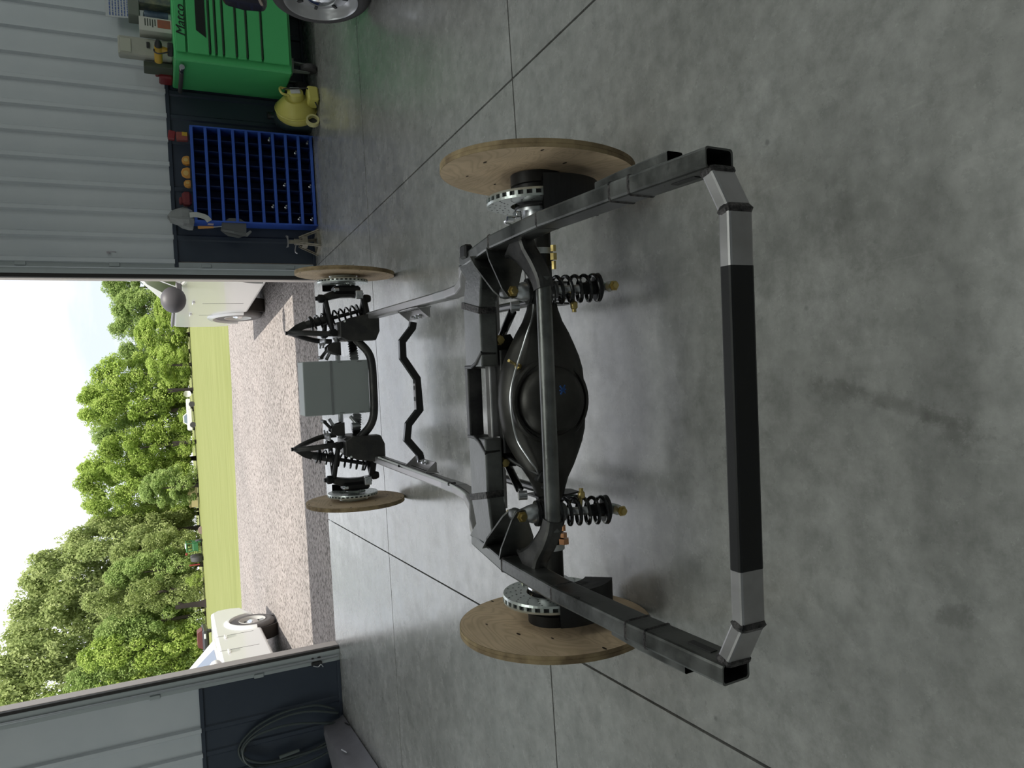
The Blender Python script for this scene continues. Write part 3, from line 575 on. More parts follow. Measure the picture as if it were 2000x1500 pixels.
# ------------------------------------------------------------------ front end
FY = 4.96
for s in (1, -1):
    ply((s*.752, FY, .322), s, .321, .03 if s > 0 else .0, 4.4 if s > 0 else .8)
    xr = s*.700; rotor((xr, FY, .340), s, .163, .024, 36)
    b = MB(); b.lathe([(0, 0), (0, .078), (.03, .088), (.036, .092), (.040, 0)], (s*.700, FY, .335), (s, 0, 0), 36); b.lathe([(-.05, 0), (-.05, .035), (-.02, .05), (-.02, 0)], (s*.700, FY, .335), (s, 0, 0), 24); part(b, 'wheel_hub', rotorm)
    b = MB(); b.lathe([(-.052, .10), (-.052, .165), (-.016, .168), (-.016, .10)], (xr, FY, .34), (s, 0, 0), 14, smooth=False, closed=True, a0=(-PI*.30 if s > 0 else PI*.30), a1=(-PI*.74 if s > 0 else PI*.74)); b.lathe([(-.05, .160), (-.05, .178), (.035, .178), (.035, .160)], (xr, FY, .34), (s, 0, 0), 14, smooth=False, closed=True, a0=(-PI*.30 if s > 0 else PI*.30), a1=(-PI*.72 if s > 0 else PI*.72)); b.box((s*.640, 4.90, .335), (.05, .10, .175), ch=.014); cal = part(b, 'brake_caliper', blk)
    b = MB(); b.lathe([(0, 0), (0, .009), (.012, .009), (.012, 0)], (s*.625, 4.80, .43), (0, -1, .3), 6, smooth=False); b.box((s*.632, 4.80, .418), (.02, .02, .03), ch=.003); part(b, 'brake_line_end', chrome, cal)
    for k in range(5):
        g = 2*PI*k/5+.4; st = MB(); st.lathe([(0, 0), (0, .011), (.006, .011), (.006, .0065), (.045, .0065), (.045, 0)], (s*.766, FY+.057*math.cos(g), .322+.057*math.sin(g)), (s, 0, 0), 8, smooth=False); part(st, 'wheel_stud', rawl)
    # spindle
    b = MB(); b.sweep([(s*.578, 4.90, .50), (s*.602, 4.91, .44), (s*.622, 4.93, .37), (s*.620, 4.92, .30), (s*.600, 4.90, .225)], [.04, .05, .06, .055, .04], [.05, .06, .08, .06, .05], up=(0, 1, 0), ch=.01); b.lathe([(0, 0), (0, .045), (.045, .04), (.07, .03), (.07, 0)], (s*.61, 4.95, .34), (s, 0, 0), 20); sp = part(b, 'spindle', cast)
    for z_ in (.505, .21):
        j = MB(); j.lathe([(-.028, 0), (-.028, .02), (-.01, .027), (.012, .027), (.022, .014), (.035, .012), (.035, 0)], (s*.582, 4.88, z_), (0, 0, 1), 18); part(j, 'ball_joint', blk, sp)
    j = MB(); j.box((s*.60, 4.80, .275), (.055, .03, .045), ch=.004); j.lathe([(0, 0), (0, .013), (.012, .013), (.012, 0)], (s*.600, 4.783, .275), (0, -1, 0), 6, smooth=False); part(j, 'steering_arm', silver, sp)
    # control arms
    for nm, ob, ib, r_ in (('upper_control_arm', (s*.575, 4.88, .475), ((s*.360, 4.80, .455), (s*.360, 5.06, .455)), .016), ('lower_control_arm', (s*.572, 4.88, .225), ((s*.36, 4.76, .222), (s*.36, 5.10, .222)), .021)):
        b = MB(); [b.tube([ob, i_], r_, 12) for i_ in ib]; [b.lathe([(-.03, 0), (-.03, .024), (.03, .024), (.03, 0)], i_, (0, 1, 0), 14) for i_ in ib]; part(b, nm, blk)
    # crossmember tower: boxed block, shock hoop
    b = MB(); b.prism([(s*.302, .205), (s*.302, .385), (s*.325, .43), (s*.42, .43), (s*.448, .36), (s*.470, .25), (s*.455, .178), (s*.36, .178)] if s > 0 else list(reversed([(s*.302, .205), (s*.302, .385), (s*.325, .43), (s*.42, .43), (s*.448, .36), (s*.470, .25), (s*.455, .178), (s*.36, .178)])), -4.79, -4.70, (0, 0, 0), (1, 0, 0), (0, 0, 1), (0, -1, 0))
    b.box((s*.375, 4.95, .30), (.13, .33, .19), ch=.02); tw = bevel(part(b, 'suspension_tower', cast), .005, 1)
    h = MB(); h.disc((s*.372, 4.6985, .285), (0, 1, 0), .026, .003, 6); part(h, 'hex_hole', blkm, tw); h = MB(); h.disc((s*.425, 4.6985, .40), (0, 1, 0), .007, .003, 12); part(h, 'bolt_hole', white, tw)
    b = MB(); b.tube(bez([(s*.352, 4.80, .40), (s*.354, 4.80, .50), (s*.362, 4.815, .62), (s*.366, 4.845, .690), (s*.366, 4.88, .708), (s*.366, 4.93, .69), (s*.350, 5.03, .62), (s*.322, 5.10, .50), (s*.315, 5.10, .40)], 5), .017, 12); hp = part(b, 'shock_hoop', cast)
    b = MB(); b.sweep([(s*.372, 4.86, .700), (s*.40, 4.87, .652), (s*.418, 4.88, .606)], [.03, .045, .05], .008, up=(0, 1, 0), ch=.002); b.sweep([(s*.372, 4.91, .700), (s*.40, 4.92, .652), (s*.418, 4.92, .606)], [.03, .045, .05], .008, up=(0, 1, 0), ch=.002); part(b, 'hoop_plate', cast, hp)
    b = MB(); b.lathe([(0, 0), (0, .012), (.012, .012), (.012, 0)], (s*.366, 4.88, .722), (0, 0, 1), 8, smooth=False); part(b, 'hoop_cap', blk, hp)
    b = MB(); b.box((s*.315, 4.92, .495), (.03, .15, .012), ch=.003)
    for y in (4.87, 4.96): b.lathe([(0, 0), (0, .012), (.014, .012), (.014, .006), (.035, .006), (.035, 0)], (s*.300, y, .50), (-s, 0, .2), 6, smooth=False)
    part(b, 'arm_bolts', silver)
    # coil-over
    T = Vector((s*.415, 4.90, .605)); Bm = Vector((s*.505, 4.885, .245)); d = (Bm-T).normalized(); Lc = (Bm-T).length
    b = MB(); b.lathe([(-.01, 0), (-.01, .02), (.03, .026), (.17, .027), (.175, .012), (Lc, .012), (Lc, 0)], T, d, 20); sh = part(b, 'coilover', cast)
    pts = []; turns = 7.6; z0, z1 = .04, Lc-.03; uu = d.cross(Vector((0, 1, 0))).normalized(); vv = d.cross(uu)
    for k in range(int(turns*16)+1):
        t = k/(turns*16); g = t*turns*2*PI; pts.append(T+d*(z0+(z1-z0)*t)+(uu*math.cos(g)+vv*math.sin(g))*.043)
    b = MB(); b.tube(pts, .0065, 7); part(b, 'coil_spring', gloss, sh)
    for dq in (.03, Lc-.028): b = MB(); b.lathe([(0, 0), (0, .047), (.01, .047), (.012, .0)], T+d*dq, d, 20); part(b, 'spring_seat', blk, sh)
    # engine mount bracket: forked stand
    b = MB(); b.prism([(0, 0), (.085, 0), (.07, .06), (.05, .085), (.03, .085), (.0, .05)], -.004, .004, (s*.300, 4.84, .40), (-s, 0, 0), (0, 0, 1), (0, 1, 0)); b.prism([(0, 0), (.085, 0), (.07, .06), (.05, .085), (.03, .085), (.0, .05)], -.004, .004, (s*.300, 4.93, .40), (-s, 0, 0), (0, 0, 1), (0, 1, 0))
    b.sweep([(s*.258, 4.88, .475), (s*.205, 4.88, .520)], .02, .02); b.sweep([(s*.250, 4.88, .455), (s*.190, 4.88, .488)], .02, .02); b.tube([(s*.205, 4.84, .523), (s*.205, 4.93, .523)], .012, 10); part(b, 'engine_mount', cast)
    # transmission bracket on the rail: perforated angle
    b = MB(); b.prism([(3.72, .175), (4.12, .175), (4.09, .235), (4.02, .25), (3.82, .25), (3.75, .235)], -.0025, .0025, (s*.433, 0, 0), (0, 1, 0), (0, 0, 1), (1, 0, 0)); b.box((s*.408, 3.92, .178), (.05, .36, .005)); 
    for y in (3.75, 4.09): b.prism([(.436, .176), (.378, .176), (.436, .245)] if s > 0 else [(-.436, .245), (-.378, .176), (-.436, .176)], -.003, .003, (0, y, 0), (1, 0, 0), (0, 0, 1), (0, 1, 0))
    br = part(b, 'crossmember_bracket', rawl); b = MB()
    for k in range(7): b.disc((s*.4298, 3.78+k*.045, .212), (1, 0, 0), .009, .002, 10)
    part(b, 'bracket_holes', blkm, br)
    b = MB(); [b.lathe([(0, 0), (0, .013), (.012, .013), (.012, .007), (.03, .007), (.03, 0)], (s*.395, y, .182), (0, 0, 1), 6, smooth=False) for y in (3.88, 3.95)]; part(b, 'bracket_bolts', chrome, br)
# curved lower crossmember, steering rack
b = MB(); b.tube(bez([(.355, 4.78, .345), (.300, 4.77, .305), (.235, 4.76, .250), (.16, 4.75, .228), (.0, 4.75, .224), (-.16, 4.75, .228), (-.245, 4.76, .255), (-.310, 4.77, .315), (-.355, 4.78, .355)], 6), .026, 14); part(b, 'front_crossmember', cast)
b = MB(); b.tube([(-.33, 4.98, .392), (.33, 4.98, .392)], .018, 14); part(b, 'sway_bar', silver)
b = MB(); b.tube([(-.30, 4.93, .30), (.30, 4.93, .30)], .022, 14)
rk = part(b, 'steering_rack', silver)
for s in (1, -1):
    b = MB(); b.lathe([(0, .02)]+[(.008*k, .031 if k % 2 else .024) for k in range(1, 18)]+[(.15, .012)], (s*.17, 4.92, .295), (s, 0, .08), 16); part(b, 'rack_boot', blk, rk)
b = MB(); b.tube([(-.185, 4.90, .345), (-.245, 4.86, .305)], .012, 10); b.lathe([(-.02, 0), (-.02, .026), (.03, .026), (.03, 0)], (-.25, 4.87, .318), (0, 0, 1), 18); part(b, 'pinion_housing', silver, rk)
# transmission crossmember
tp = [(.365, 3.91, .215), (.335, 3.91, .221), (.262, 3.91, .282), (.175, 3.91, .282), (.060, 3.91, .208), (-.108, 3.91, .200), (-.185, 3.91, .268), (-.265, 3.91, .280), (-.350, 3.91, .212), (-.380, 3.91, .206)]
b = MB(); b.sweep(tp, .034, .036, ch=.003); tx = part(b, 'transmission_crossmember', gloss)
b = MB(); b.box((-.022, 3.91, .2235), (.17, .033, .0025)); part(b, 'mount_pad', rawl, tx); b = MB()
for x in (-.05, .01): b.box((x, 3.91, .2252), (.022, .022, .002))
part(b, 'mount_slots', blkm, tx)
# fuel and brake lines clipped along the left rail
for k, (z, m_) in enumerate(((.252, white), (.236, blkm))):
    b = MB(); b.tube(bez([(-.432-.002*k, 4.60, z), (-.434, 4.0, z), (-.436, 3.45, z), (-.442, 3.15, z+.02), (-.446, 2.9, z+.08), (-.44, 2.6, z+.16)], 5), .005, 7); part(b, 'fuel_line', m_)
b = MB()
for y in (4.15, 3.35): b.box((-.437, y, .244), (.014, .012, .04), ch=.002)
part(b, 'line_clips', blkm)

# ================================================================== THINGS IN THE WORKSHOP
def solid(name, label, cat, b, m, loc=(0, 0, 0), rz=0., group=None):
    o = b.build(name, m); o.location = loc; o.rotation_euler = (0, 0, rz); return tag(o, label, cat, group)
# grey carton wrapped in film, standing on the front crossmember
cb = Vector((-.133, 0, 0)) + RZ(YAW) @ Vector((.012, 4.755, 0))
bx = empty('wrapped_carton', (cb.x, cb.y, .25), YAW, 'grey flat carton wrapped in clear film standing on the front crossmember', 'box')
card = mat('grey_card', (.22, .25, .24), .42, 0, (.25, .28, .27), 3, spec=.5)
MB().box((0, .09, .205), (.338, .18, .41), ch=.004).build('carton', card, bx)
MB().box((0, -.0015, .237), (.340, .004, .014)).build('strap', mat('dark_strap', (.05, .058, .056), .5), bx)
b = MB()
for x, z in ((-.11, .36), (-.11, .11), (.11, .36), (.11, .11)): b.box((x*1.45, -.001, z*.5), (.004, .003, .03))
b.build('hand_slot', blkm, bx)['kind'] = 'stuff'
fm = bpy.data.materials.new('clear_film'); fm.use_nodes = True; t_ = fm.node_tree; pb = t_.nodes['Principled BSDF']; tr = t_.nodes.new('ShaderNodeBsdfTransparent'); mxs = t_.nodes.new('ShaderNodeMixShader')
pb.inputs['Base Color'].default_value = (.75, .78, .80, 1); pb.inputs['Roughness'].default_value = .14; mxs.inputs[0].default_value = .13
t_.links.new(tr.outputs[0], mxs.inputs[1]); t_.links.new(pb.outputs[0], mxs.inputs[2]); t_.links.new(mxs.outputs[0], t_.nodes['Material Output'].inputs[0])
b = MB(); rg = random.Random(4)
for s in (1, -1):
    rows = [(.02, .085), (.08, .055), (.15, .020), (.20, .045), (.235, .075), (.26, .03), (.30, .004)]
    vs = []
    for z, w in rows: vs += [(s*.171, -.006, z), (s*(.171+w*.5+rg.uniform(0, .012)), -.012+rg.uniform(-.012, .01), z+rg.uniform(-.01, .01)), (s*(.171+w), .04+rg.uniform(-.02, .02), z+rg.uniform(-.015, .015)), (s*.171, .18, z)]
    b.add(vs, [(i*4+j, i*4+j+1, i*4+j+5, i*4+j+4) for i in range(len(rows)-1) for j in range(3)], smooth=True)
b.box((0, -.006, .205), (.345, .001, .412)); b.build('film', fm, bx)

# ---- green tool chest
green = mat('chest_green', (.075, .44, .15), .36, 0, (.08, .47, .16), 2); greend = mat('drawer_gap', (.008, .03, .012), .5)
ct = empty('tool_chest', (3.51, 7.07, 0), 0, 'bright green rolling tool chest with drawers at right against the wall', 'tool chest')
X0, X1, Y0, Y1, Z0, Z1 = 3.01, 4.05, 6.75, 7.385, .235, 1.20
cl = (-3.51, -7.07, 0)
MB().box(((X0+X1)/2, (Y0+Y1)/2+.01, (Z0+Z1)/2), (X1-X0, Y1-Y0-.02, Z1-Z0), ch=.012).build('chest_body', green, ct, cl)
zz = [1.19, 1.098, .915, .865, .805, .70, .612, .487, .25]
for k in range(8):
    zt, zb = zz[k]-.008, zz[k+1]+.009
    d_ = MB(); d_.box(((X0+X1)/2+.02, Y0+.004, (zt+zb)/2), (X1-X0-.09, .026, zt-zb), ch=.004); dr = d_.build('drawer', green, ct, cl)
    if k not in (0, 7): MB().box(((X0+X1)/2+.02, Y0-.004, zb-.006), (X1-X0-.12, .022, .014), ch=.003).build('drawer_gap', greend, dr)
bdg = mat('badge_dark', (.018, .022, .020), .3); bdl = mat('badge_text', (.32, .36, .33), .35, .4)
b = MB(); b.prism([(0, 0), (.62, 0), (.66, .075), (.055, .075)], 0, .004, (3.215, Y0-.010, .945), (1, 0, 0), (0, 0, 1)); bd = b.build('badge', bdg, ct, cl)
def lettering(txt, size, m, name, parent, M4, shear=0., ext=.0012):
    cu = bpy.data.curves.new(name, 'FONT'); cu.body = txt; cu.size = size; cu.extrude = ext; cu.shear = shear; cu.resolution_u = 3
    o0 = bpy.data.objects.new(name, cu); me = bpy.data.meshes.new_from_object(o0); bpy.data.objects.remove(o0); me.materials.clear(); me.materials.append(m)
    o = bpy.data.objects.new(name, me); COL.objects.link(o); me.transform(M4); o.parent = parent; return o
face = Matrix.Rotation(PI/2, 4, 'X')
lettering('MATCO', .082, bdl, 'badge_lettering', bd, Matrix.Translation((3.285, Y0-.0125, .953)) @ face, .25)
lettering('Matco Tools', .105, bdg, 'script_lettering', ct, Matrix.Translation((3.20, Y0-.0125, 1.105)) @ face, .3).location = cl
bpy.data.objects['script_lettering']['kind'] = 'stuff'
b = MB(); b.tube([(2.965, 6.83, 1.142), (2.965, 7.33, 1.142)], .018, 14); hd = b.build('side_handle', rubber, ct, cl)
b = MB(); b.lathe([(0, 0), (0, .022), (.07, .023), (.075, .02), (.09, .02), (.09, 0)], (2.965, 6.80, 1.142), (0, 1, 0), 18); b.box((2.985, 6.84, 1.142), (.05, .035, .03), ch=.005); b.build('handle_end', chrome, hd)
b = MB(); b.box((2.985, 7.30, 1.142), (.05, .035, .03), ch=.005); b.build('handle_post', mat('handle_red', (.25, .05, .05), .5), hd)
castm = mat('caster_grey', (.20, .23, .21), .5, .2)
for x, y in ((3.115, 6.87), (3.94, 6.87), (3.115, 7.28), (3.94, 7.28)):
    b = MB(); b.box((x, y, .222), (.12, .11, .02), ch=.004); b.prism([(-.035, .21), (.04, .21), (.012, .065), (-.02, .065)], -.038, -.032, (x, y, 0), (0, 1, 0), (0, 0, 1), (1, 0, 0)); b.prism([(-.035, .21), (.04, .21), (.012, .065), (-.02, .065)], .032, .038, (x, y, 0), (0, 1, 0), (0, 0, 1), (1, 0, 0)); c_ = b.build('caster', castm, ct, cl)
    b = MB(); b.lathe([(-.026, 0), (-.026, .06), (-.02, .072), (.02, .072), (.026, .06), (.026, 0)], (x, y-.005, .073), (1, 0, 0), 28); b.lathe([(-.036, 0), (-.036, .02), (.036, .02), (.036, 0)], (x, y-.005, .073), (1, 0, 0), 12); b.build('caster_wheel', rubber, c_)
# things on the chest
ZC = 1.20
b = MB(); b.box((0, 0, .21), (.155, .13, .42), ch=.012); o = solid('storage_case', 'tall cream plastic case standing on the green tool chest', 'case', b, mat('cream_plastic', (.33, .34, .29), .5, 0, (.38, .38, .33), 8), (3.19, 7.06, ZC), -.12)
MB().box((0, -.067, .36), (.11, .008, .08), ch=.003).build('case_lid', mat('cream_plastic2', (.42, .43, .36), .5), o); MB().box((.02, -.07, .19), (.05, .012, .025), ch=.003).build('case_latch', blkm, o); MB().box((0, 0, .112), (.159, .134, .045), ch=.01).build('case_band', blkm, o)
b = MB(); b.box((0, 0, .115), (.045, .16, .23), ch=.004); o = solid('case_stand', 'olive board standing upright left of the cream case', 'board', b, mat('olive_board', (.07, .085, .06), .6), (3.075, 7.15, ZC))
b = MB(); b.box((0, 0, .125), (.115, .16, .25), ch=.002); o = solid('parts_box', 'white printed parts box with an orange picture on the tool chest', 'box', b, mat('white_card', (.50, .50, .46), .6), (3.352, 6.99, ZC), -.05)
MB().box((.012, -.081, .06), (.068, .002, .10)).build('box_picture', mat('orange_print', (.36, .10, .05), .6, 0, (.25, .09, .06), 12), o)
tl = mat('print_black', (.05, .06, .05), .6)
b = MB(); rg = random.Random(2)
for k in range(5): b.box((.012+rg.uniform(-.004, .004), -.081, .128+k*.019), (.066-rg.uniform(0, .012), .002, .008))
b.build('box_print', tl, o)['kind'] = 'stuff'
b = MB(); b.lathe([(0, 0), (0, .05), (.20, .05), (.205, .047), (.21, .03), (.215, 0)], (0, 0, 0), (0, 0, 1), 24); o = solid('spray_can', 'dark blue can behind the white printed box', 'can', b, mat('navy_can', (.03, .055, .09), .35, .2, (.08, .12, .17), 9), (3.465, 7.02, ZC))
b = MB(); b.lathe([(0, .05), (.02, .051), (.02, .05)], (0, 0, 0), (0, 0, 1), 24); b.build('can_rim', silver, o)
b = MB(); b.box((0, 0, .12), (.10, .14, .24), ch=.003); o = solid('parts_carton', 'black and blue printed carton at the right of the tool chest', 'box', b, mat('bluecard', (.05, .07, .08), .5, 0, (.20, .20, .13), 14), (3.585, 7.0, ZC))
b = MB(); b.box((0, 0, .045), (.14, .16, .09), ch=.006); solid('grey_tray', 'small grey green tray lying on top of the dark cartons', 'tray', b, mat('grey_tray_', (.14, .16, .135), .6), (3.50, 7.04, ZC+.24))
b = MB(); b.box((0, 0, .15), (.20, .003, .30), RX(-.14)); o = solid('price_sheet', 'white sheet covered in blue writing leaning on the wall', 'paper', b, mat('paper_', (.46, .48, .50), .8), (3.66, 7.30, ZC+.21))
b = MB(); rg = random.Random(9)
for r in range(11):
    x = -.085
    while x < .075:
        w = rg.uniform(.008, .03); b.box((x+w/2, -.002-(.02+r*.023)*0+0, .03+r*.0235), (w, .0015, .009)); x += w+.008
p_ = b; 
for i, v in enumerate(p_.v): q = RX(-.14) @ Vector((v[0], v[1]-.0025, v[2]-.15)); p_.v[i] = (q.x, q.y, q.z+.15)
w_ = p_.build('blue_writing', mat('blue_ink', (.08, .13, .33), .7), o); w_['kind'] = 'stuff'
yel = mat('tool_yellow', (.48, .30, .03), .45); 
b = MB(); b.tube([(0, 0, .10), (0, .15, .10)], .032, 14); b.box((0, .03, .055), (.035, .05, .09), RX(.2), ch=.01); o = solid('cordless_drill', 'yellow and black cordless drill on the chest corner', 'drill', b, yel, (3.135, 6.84, ZC+.015), .5)
b = MB(); b.box((0, .02, .008), (.065, .10, .045), ch=.008); b.build('battery', blkm, o); b = MB(); b.lathe([(0, .03), (.03, .028), (.06, .012), (.06, 0)], (0, 0, .10), (0, -1, 0), 14); b.build('chuck', blkm, o)
b = MB(); b.tube(bez([(-.05, 0, .01), (-.07, .02, .10), (-.02, .03, .135), (.03, .02, .10)], 5), .006, 6); b.build('cord', blkm, o)
red = mat('case_red', (.20, .02, .025), .45); b = MB(); b.box((0, 0, .055), (.16, .15, .11), ch=.012); o = solid('red_case', 'red plastic tool case on the back corner of the chest', 'case', b, red, (3.10, 7.28, ZC), .05); MB().box((0, 0, .125), (.07, .05, .03), ch=.006).build('case_handle', red, o)

# ---- blue pigeonhole bin
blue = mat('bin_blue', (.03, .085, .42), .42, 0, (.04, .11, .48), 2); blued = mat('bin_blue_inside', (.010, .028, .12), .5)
bn = empty('pigeonhole_bin', (2.19, 7.30, 0), 0, 'blue steel pigeonhole bin of many small compartments standing on the floor', 'storage bin'); bl = (-2.19, -7.30, 0)
A0, A1, B0, B1, H_ = 1.757, 2.622, 7.20, 7.40, 1.087
for x in (A0+.006, A1-.006): MB().box((x, (B0+B1)/2, H_/2), (.012, B1-B0, H_), ch=.002).build('side_panel', blue, bn, bl)
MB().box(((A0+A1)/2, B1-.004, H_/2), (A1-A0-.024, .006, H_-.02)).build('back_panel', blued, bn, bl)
NR, NC = 9, 8; rh = (H_-.035)/NR; cw = (A1-A0-.024)/NC
for r in range(NR+1):
    z = .012+r*rh+.008; b = MB(); b.box(((A0+A1)/2, (B0+B1)/2, z), (A1-A0-.024, B1-B0-.008, .004)); b.box(((A0+A1)/2, B0+.004, z+.004), (A1-A0-.02, .006, .026), ch=.002); b.build('shelf', blue, bn, bl)
    if r < NR:
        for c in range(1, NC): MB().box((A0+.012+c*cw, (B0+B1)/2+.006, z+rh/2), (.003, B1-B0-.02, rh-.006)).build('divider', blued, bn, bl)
stk_ = mat('sticker', (.55, .45, .5), .5); MB().box((A0-.001, 7.30, .95), (.002, .06, .05)).build('sticker', stk_, bn, bl, )
BN_ = ('top', 'second', 'third', 'fourth', 'fifth', 'sixth', 'seventh', 'eighth', 'bottom'); CN_ = ('first', 'second', 'third', 'fourth', 'fifth', 'sixth', 'seventh', 'last')
for r, c in ((8, 0), (8, 3), (8, 7), (7, 0), (7, 6), (6, 3), (5, 1), (5, 7), (6, 1)):
    z = .012+(NR-1-r)*rh+.012; x = A0+.012+(c+.5)*cw; b = MB(); b.lathe([(-.02, 0), (-.02, .012), (.0, .014), (.004, .008), (.025, .008), (.025, 0)], (0, 0, .014), (.4, -1, 0), 8); solid('pipe_fitting', 'small pale fitting in the %s compartment of the %s row, blue bin' % (CN_[c], BN_[r]), 'fitting', b, silver, (x, B0+.03, z+.013), group='fittings in the blue bin')
# on top of the bin
org = mat('tape_orange', (.55, .26, .05), .5); 
def tapem(x, sc, lab, rz):
    b = MB(); b.prism([(-.04, 0), (.04, 0), (.045, .02), (.035, .055), (.005, .07), (-.03, .06), (-.045, .03)], -.02, .02, (0, 0, 0), (1, 0, 0), (0, 0, 1)); o = solid('tape_measure', lab, 'tape measure', b, org, (x, 7.27, H_+.012), rz, 'tape measures on the blue bin'); bevel(o, .006); o.scale = (sc,)*3
    b = MB(); b.disc((0, -.021, .034), (0, 1, 0), .02, .003, 14); b.build('label', mat('tape_label', (.62, .42, .14), .5), o)
tapem(2.315, .95, 'orange tape measure on the blue bin beside the dark gap', .2); tapem(2.205, 1.1, 'largest orange tape measure, middle one on the blue bin', -.3); tapem(2.105, .85, 'orange tape measure leaning against the dark red pouch', .5)
b = MB(); b.box((0, 0, .05), (.075, .06, .10), ch=.008); o = solid('battery_charger', 'red charger block with a yellow face on the blue bin', 'charger', b, mat('charger_red', (.24, .06, .05), .5), (2.53, 7.27, H_+.012)); MB().box((.018, -.032, .03), (.035, .006, .045), ch=.003).build('charger_face', yel, o)
b = MB(); b.box((0, 0, .03), (.08, .055, .06), RY(.15), ch=.008); solid('red_battery', 'dull red battery lying on top of the charger block', 'battery', b, red, (2.535, 7.27, H_+.118))
b = MB(); b.box((0, 0, .04), (.12, .09, .08), ch=.02); b.box((-.02, 0, .09), (.06, .06, .03), ch=.01); solid('tool_pouch', 'dark red pouch beside the orange tape measures on the bin', 'pouch', b, mat('pouch_red', (.14, .02, .025), .7), (1.97, 7.28, H_+.012), .1)
b = MB(); rg = random.Random(11); n = 18
rows = [(.0, .085), (.04, .10), (.09, .095), (.14, .075), (.18, .05), (.205, .015)]
vs = [((r*(1+.22*math.sin(3*g+k))+rg.uniform(-.012, .012))*math.cos(g), r*.75*math.sin(g)*(1+.2*math.sin(5*g)), z+rg.uniform(-.008, .008)) for k, (z, r) in enumerate(rows) for g in [2*PI*j/n for j in range(n)]]
b.add(vs, [(i*n+j, i*n+(j+1) % n, (i+1)*n+(j+1) % n, (i+1)*n+j) for i in range(len(rows)-1) for j in range(n)]+[tuple((len(rows)-1)*n+j for j in range(n))]); o = solid('cloth_bag', 'crumpled pale grey cloth bag on the end of the blue bin', 'bag', b, mat('cloth_grey', (.24, .25, .255), .85, bump=.2, bscale=40), (1.80, 7.29, H_+.01), .3)
b = MB(); b.sweep(bez([(-.02, -.09, .03), (-.02, -.10, -.03), (-.04, -.097, -.10), (-.075, -.09, -.13)], 4), .05, .006, up=(0, -1, 0)); b.build('hanging_strap', mat('strap_white', (.45, .46, .45), .7), o)
# dust scoop hanging on the bin's side
b = MB(); b.tube([(0, 0, 0), (.008, 0, -.13)], [.013, .009], 10); o = solid('hand_scoop', 'steel scoop with an orange wooden handle hanging beside the bin', 'scoop', b, mat('handle_orange', (.50, .24, .06), .5), (1.700, 7.20, 1.065))
b = MB(); b.tube([(.008, 0, -.13), (.016, 0, -.20)], .005, 8); b.build('shank', silver, o); b = MB(); b.prism([(-.012, -.19), (.06, -.205), (.105, -.27), (.105, -.36), (.07, -.415), (-.05, -.41), (-.075, -.34), (-.06, -.25)], -.003, .003, (-.005, .02, 0), (1, 0, 0), (0, 0, 1)); b.sweep([(-.012, .017, -.20), (-.035, .0, -.30), (-.055, .0, -.41), (-.02, -.01, -.45)], [.02, .02, .03, .02], .006, up=(0, -1, 0)); b.build('blade', mat('scoop_steel', (.16, .165, .17), .4, .6), o)

# ---- yellow blower
ylw = mat('blower_yellow', (.47, .43, .10), .42, 0, (.52, .48, .12), 4)
bw_ = empty('air_blower', (2.80, 6.98, 0), 0, 'yellow snail shaped air blower on the floor beside the tool chest', 'blower')
C0 = Vector((0, 0, .185)); axb = Vector((.55, -.83, .15)).normalized()
b = MB(); b.lathe([(-.10, .0), (-.10, .16), (-.08, .178), (-.03, .182), (-.01, .178), (.05, .135), (.09, .095), (.09, 0)], C0, axb, 36); b.build('housing', ylw, bw_)
b = MB(); b.lathe([(.085, .0), (.085, .075), (.15, .07), (.165, .05), (.165, 0)], C0, axb, 24); b.build('motor_cap', ylw, bw_)
b = MB(); b.lathe([(-.182+.15, .182), (-.02, .190), (-.012, .182)], C0, axb, 36); b.build('housing_rim', ylw, bw_)
q = C0+axb*.15; sd_ = axb.cross(Vector((0, 0, 1))).normalized(); u_ = sd_.cross(axb)
b = MB(); b.tube(bez([q+u_*.06+sd_*.045, q+u_*.12+sd_*.04+axb*.02, q+u_*.125-sd_*.04+axb*.02, q+u_*.06-sd_*.045], 5), .011, 8); b.build('carry_handle', ylw, bw_)
b = MB(); F3 = Matrix((sd_, -axb, u_)).transposed(); b.box(C0+axb*.168+u_*.0, (.085, .012, .085), F3, ch=.004); b.build('switch_plate', mat('label_pale', (.50, .50, .50), .5), bw_)
b = MB(); b.box((.06, -.11, .055), (.15, .14, .10), RZ(.3), ch=.015); b.build('outlet', ylw, bw_)
b = MB(); R0 = Vector((-.155, -.10, .060)); b.lathe([(-.02, .042), (-.02, .06), (.02, .06), (.02, .042)], R0, (.35, -.93, .1), 28, closed=True); b.build('inlet_ring', mat('ring_yellow', (.50, .47, .22), .45), bw_); b = MB(); b.disc(R0+Vector((-.003, .015, 0)), (.35, -.93, .1), .045, .01, 20); b.build('inlet_grille', blkm, bw_)
b = MB(); b.tube(bez([C0+axb*.17+u_*.10-sd_*.02, C0+axb*.19-u_*.06, C0+axb*.17-u_*.12, Vector((-.05, -.16, .02))], 5), .006, 6); b.build('power_cord', blkm, bw_)
b = MB(); b.lathe([(0, 0), (0, .125), (.01, .13), (.24, .13), (.29, .11), (.335, .06), (.345, .03), (.37, .03), (.37, 0)], (0, 0, 0), (0, 0, 1), 28); o = solid('water_jug', 'dark smoky plastic jug standing behind the yellow blower', 'jug', b, mat('smoky_plastic', (.035, .055, .058), .2, trans=.25), (2.80, 7.26, 0))
b = MB(); b.lathe([(.37, 0), (.37, .034), (.40, .034), (.40, 0)], (0, 0, 0), (0, 0, 1), 18); b.build('jug_cap', blkm, o)

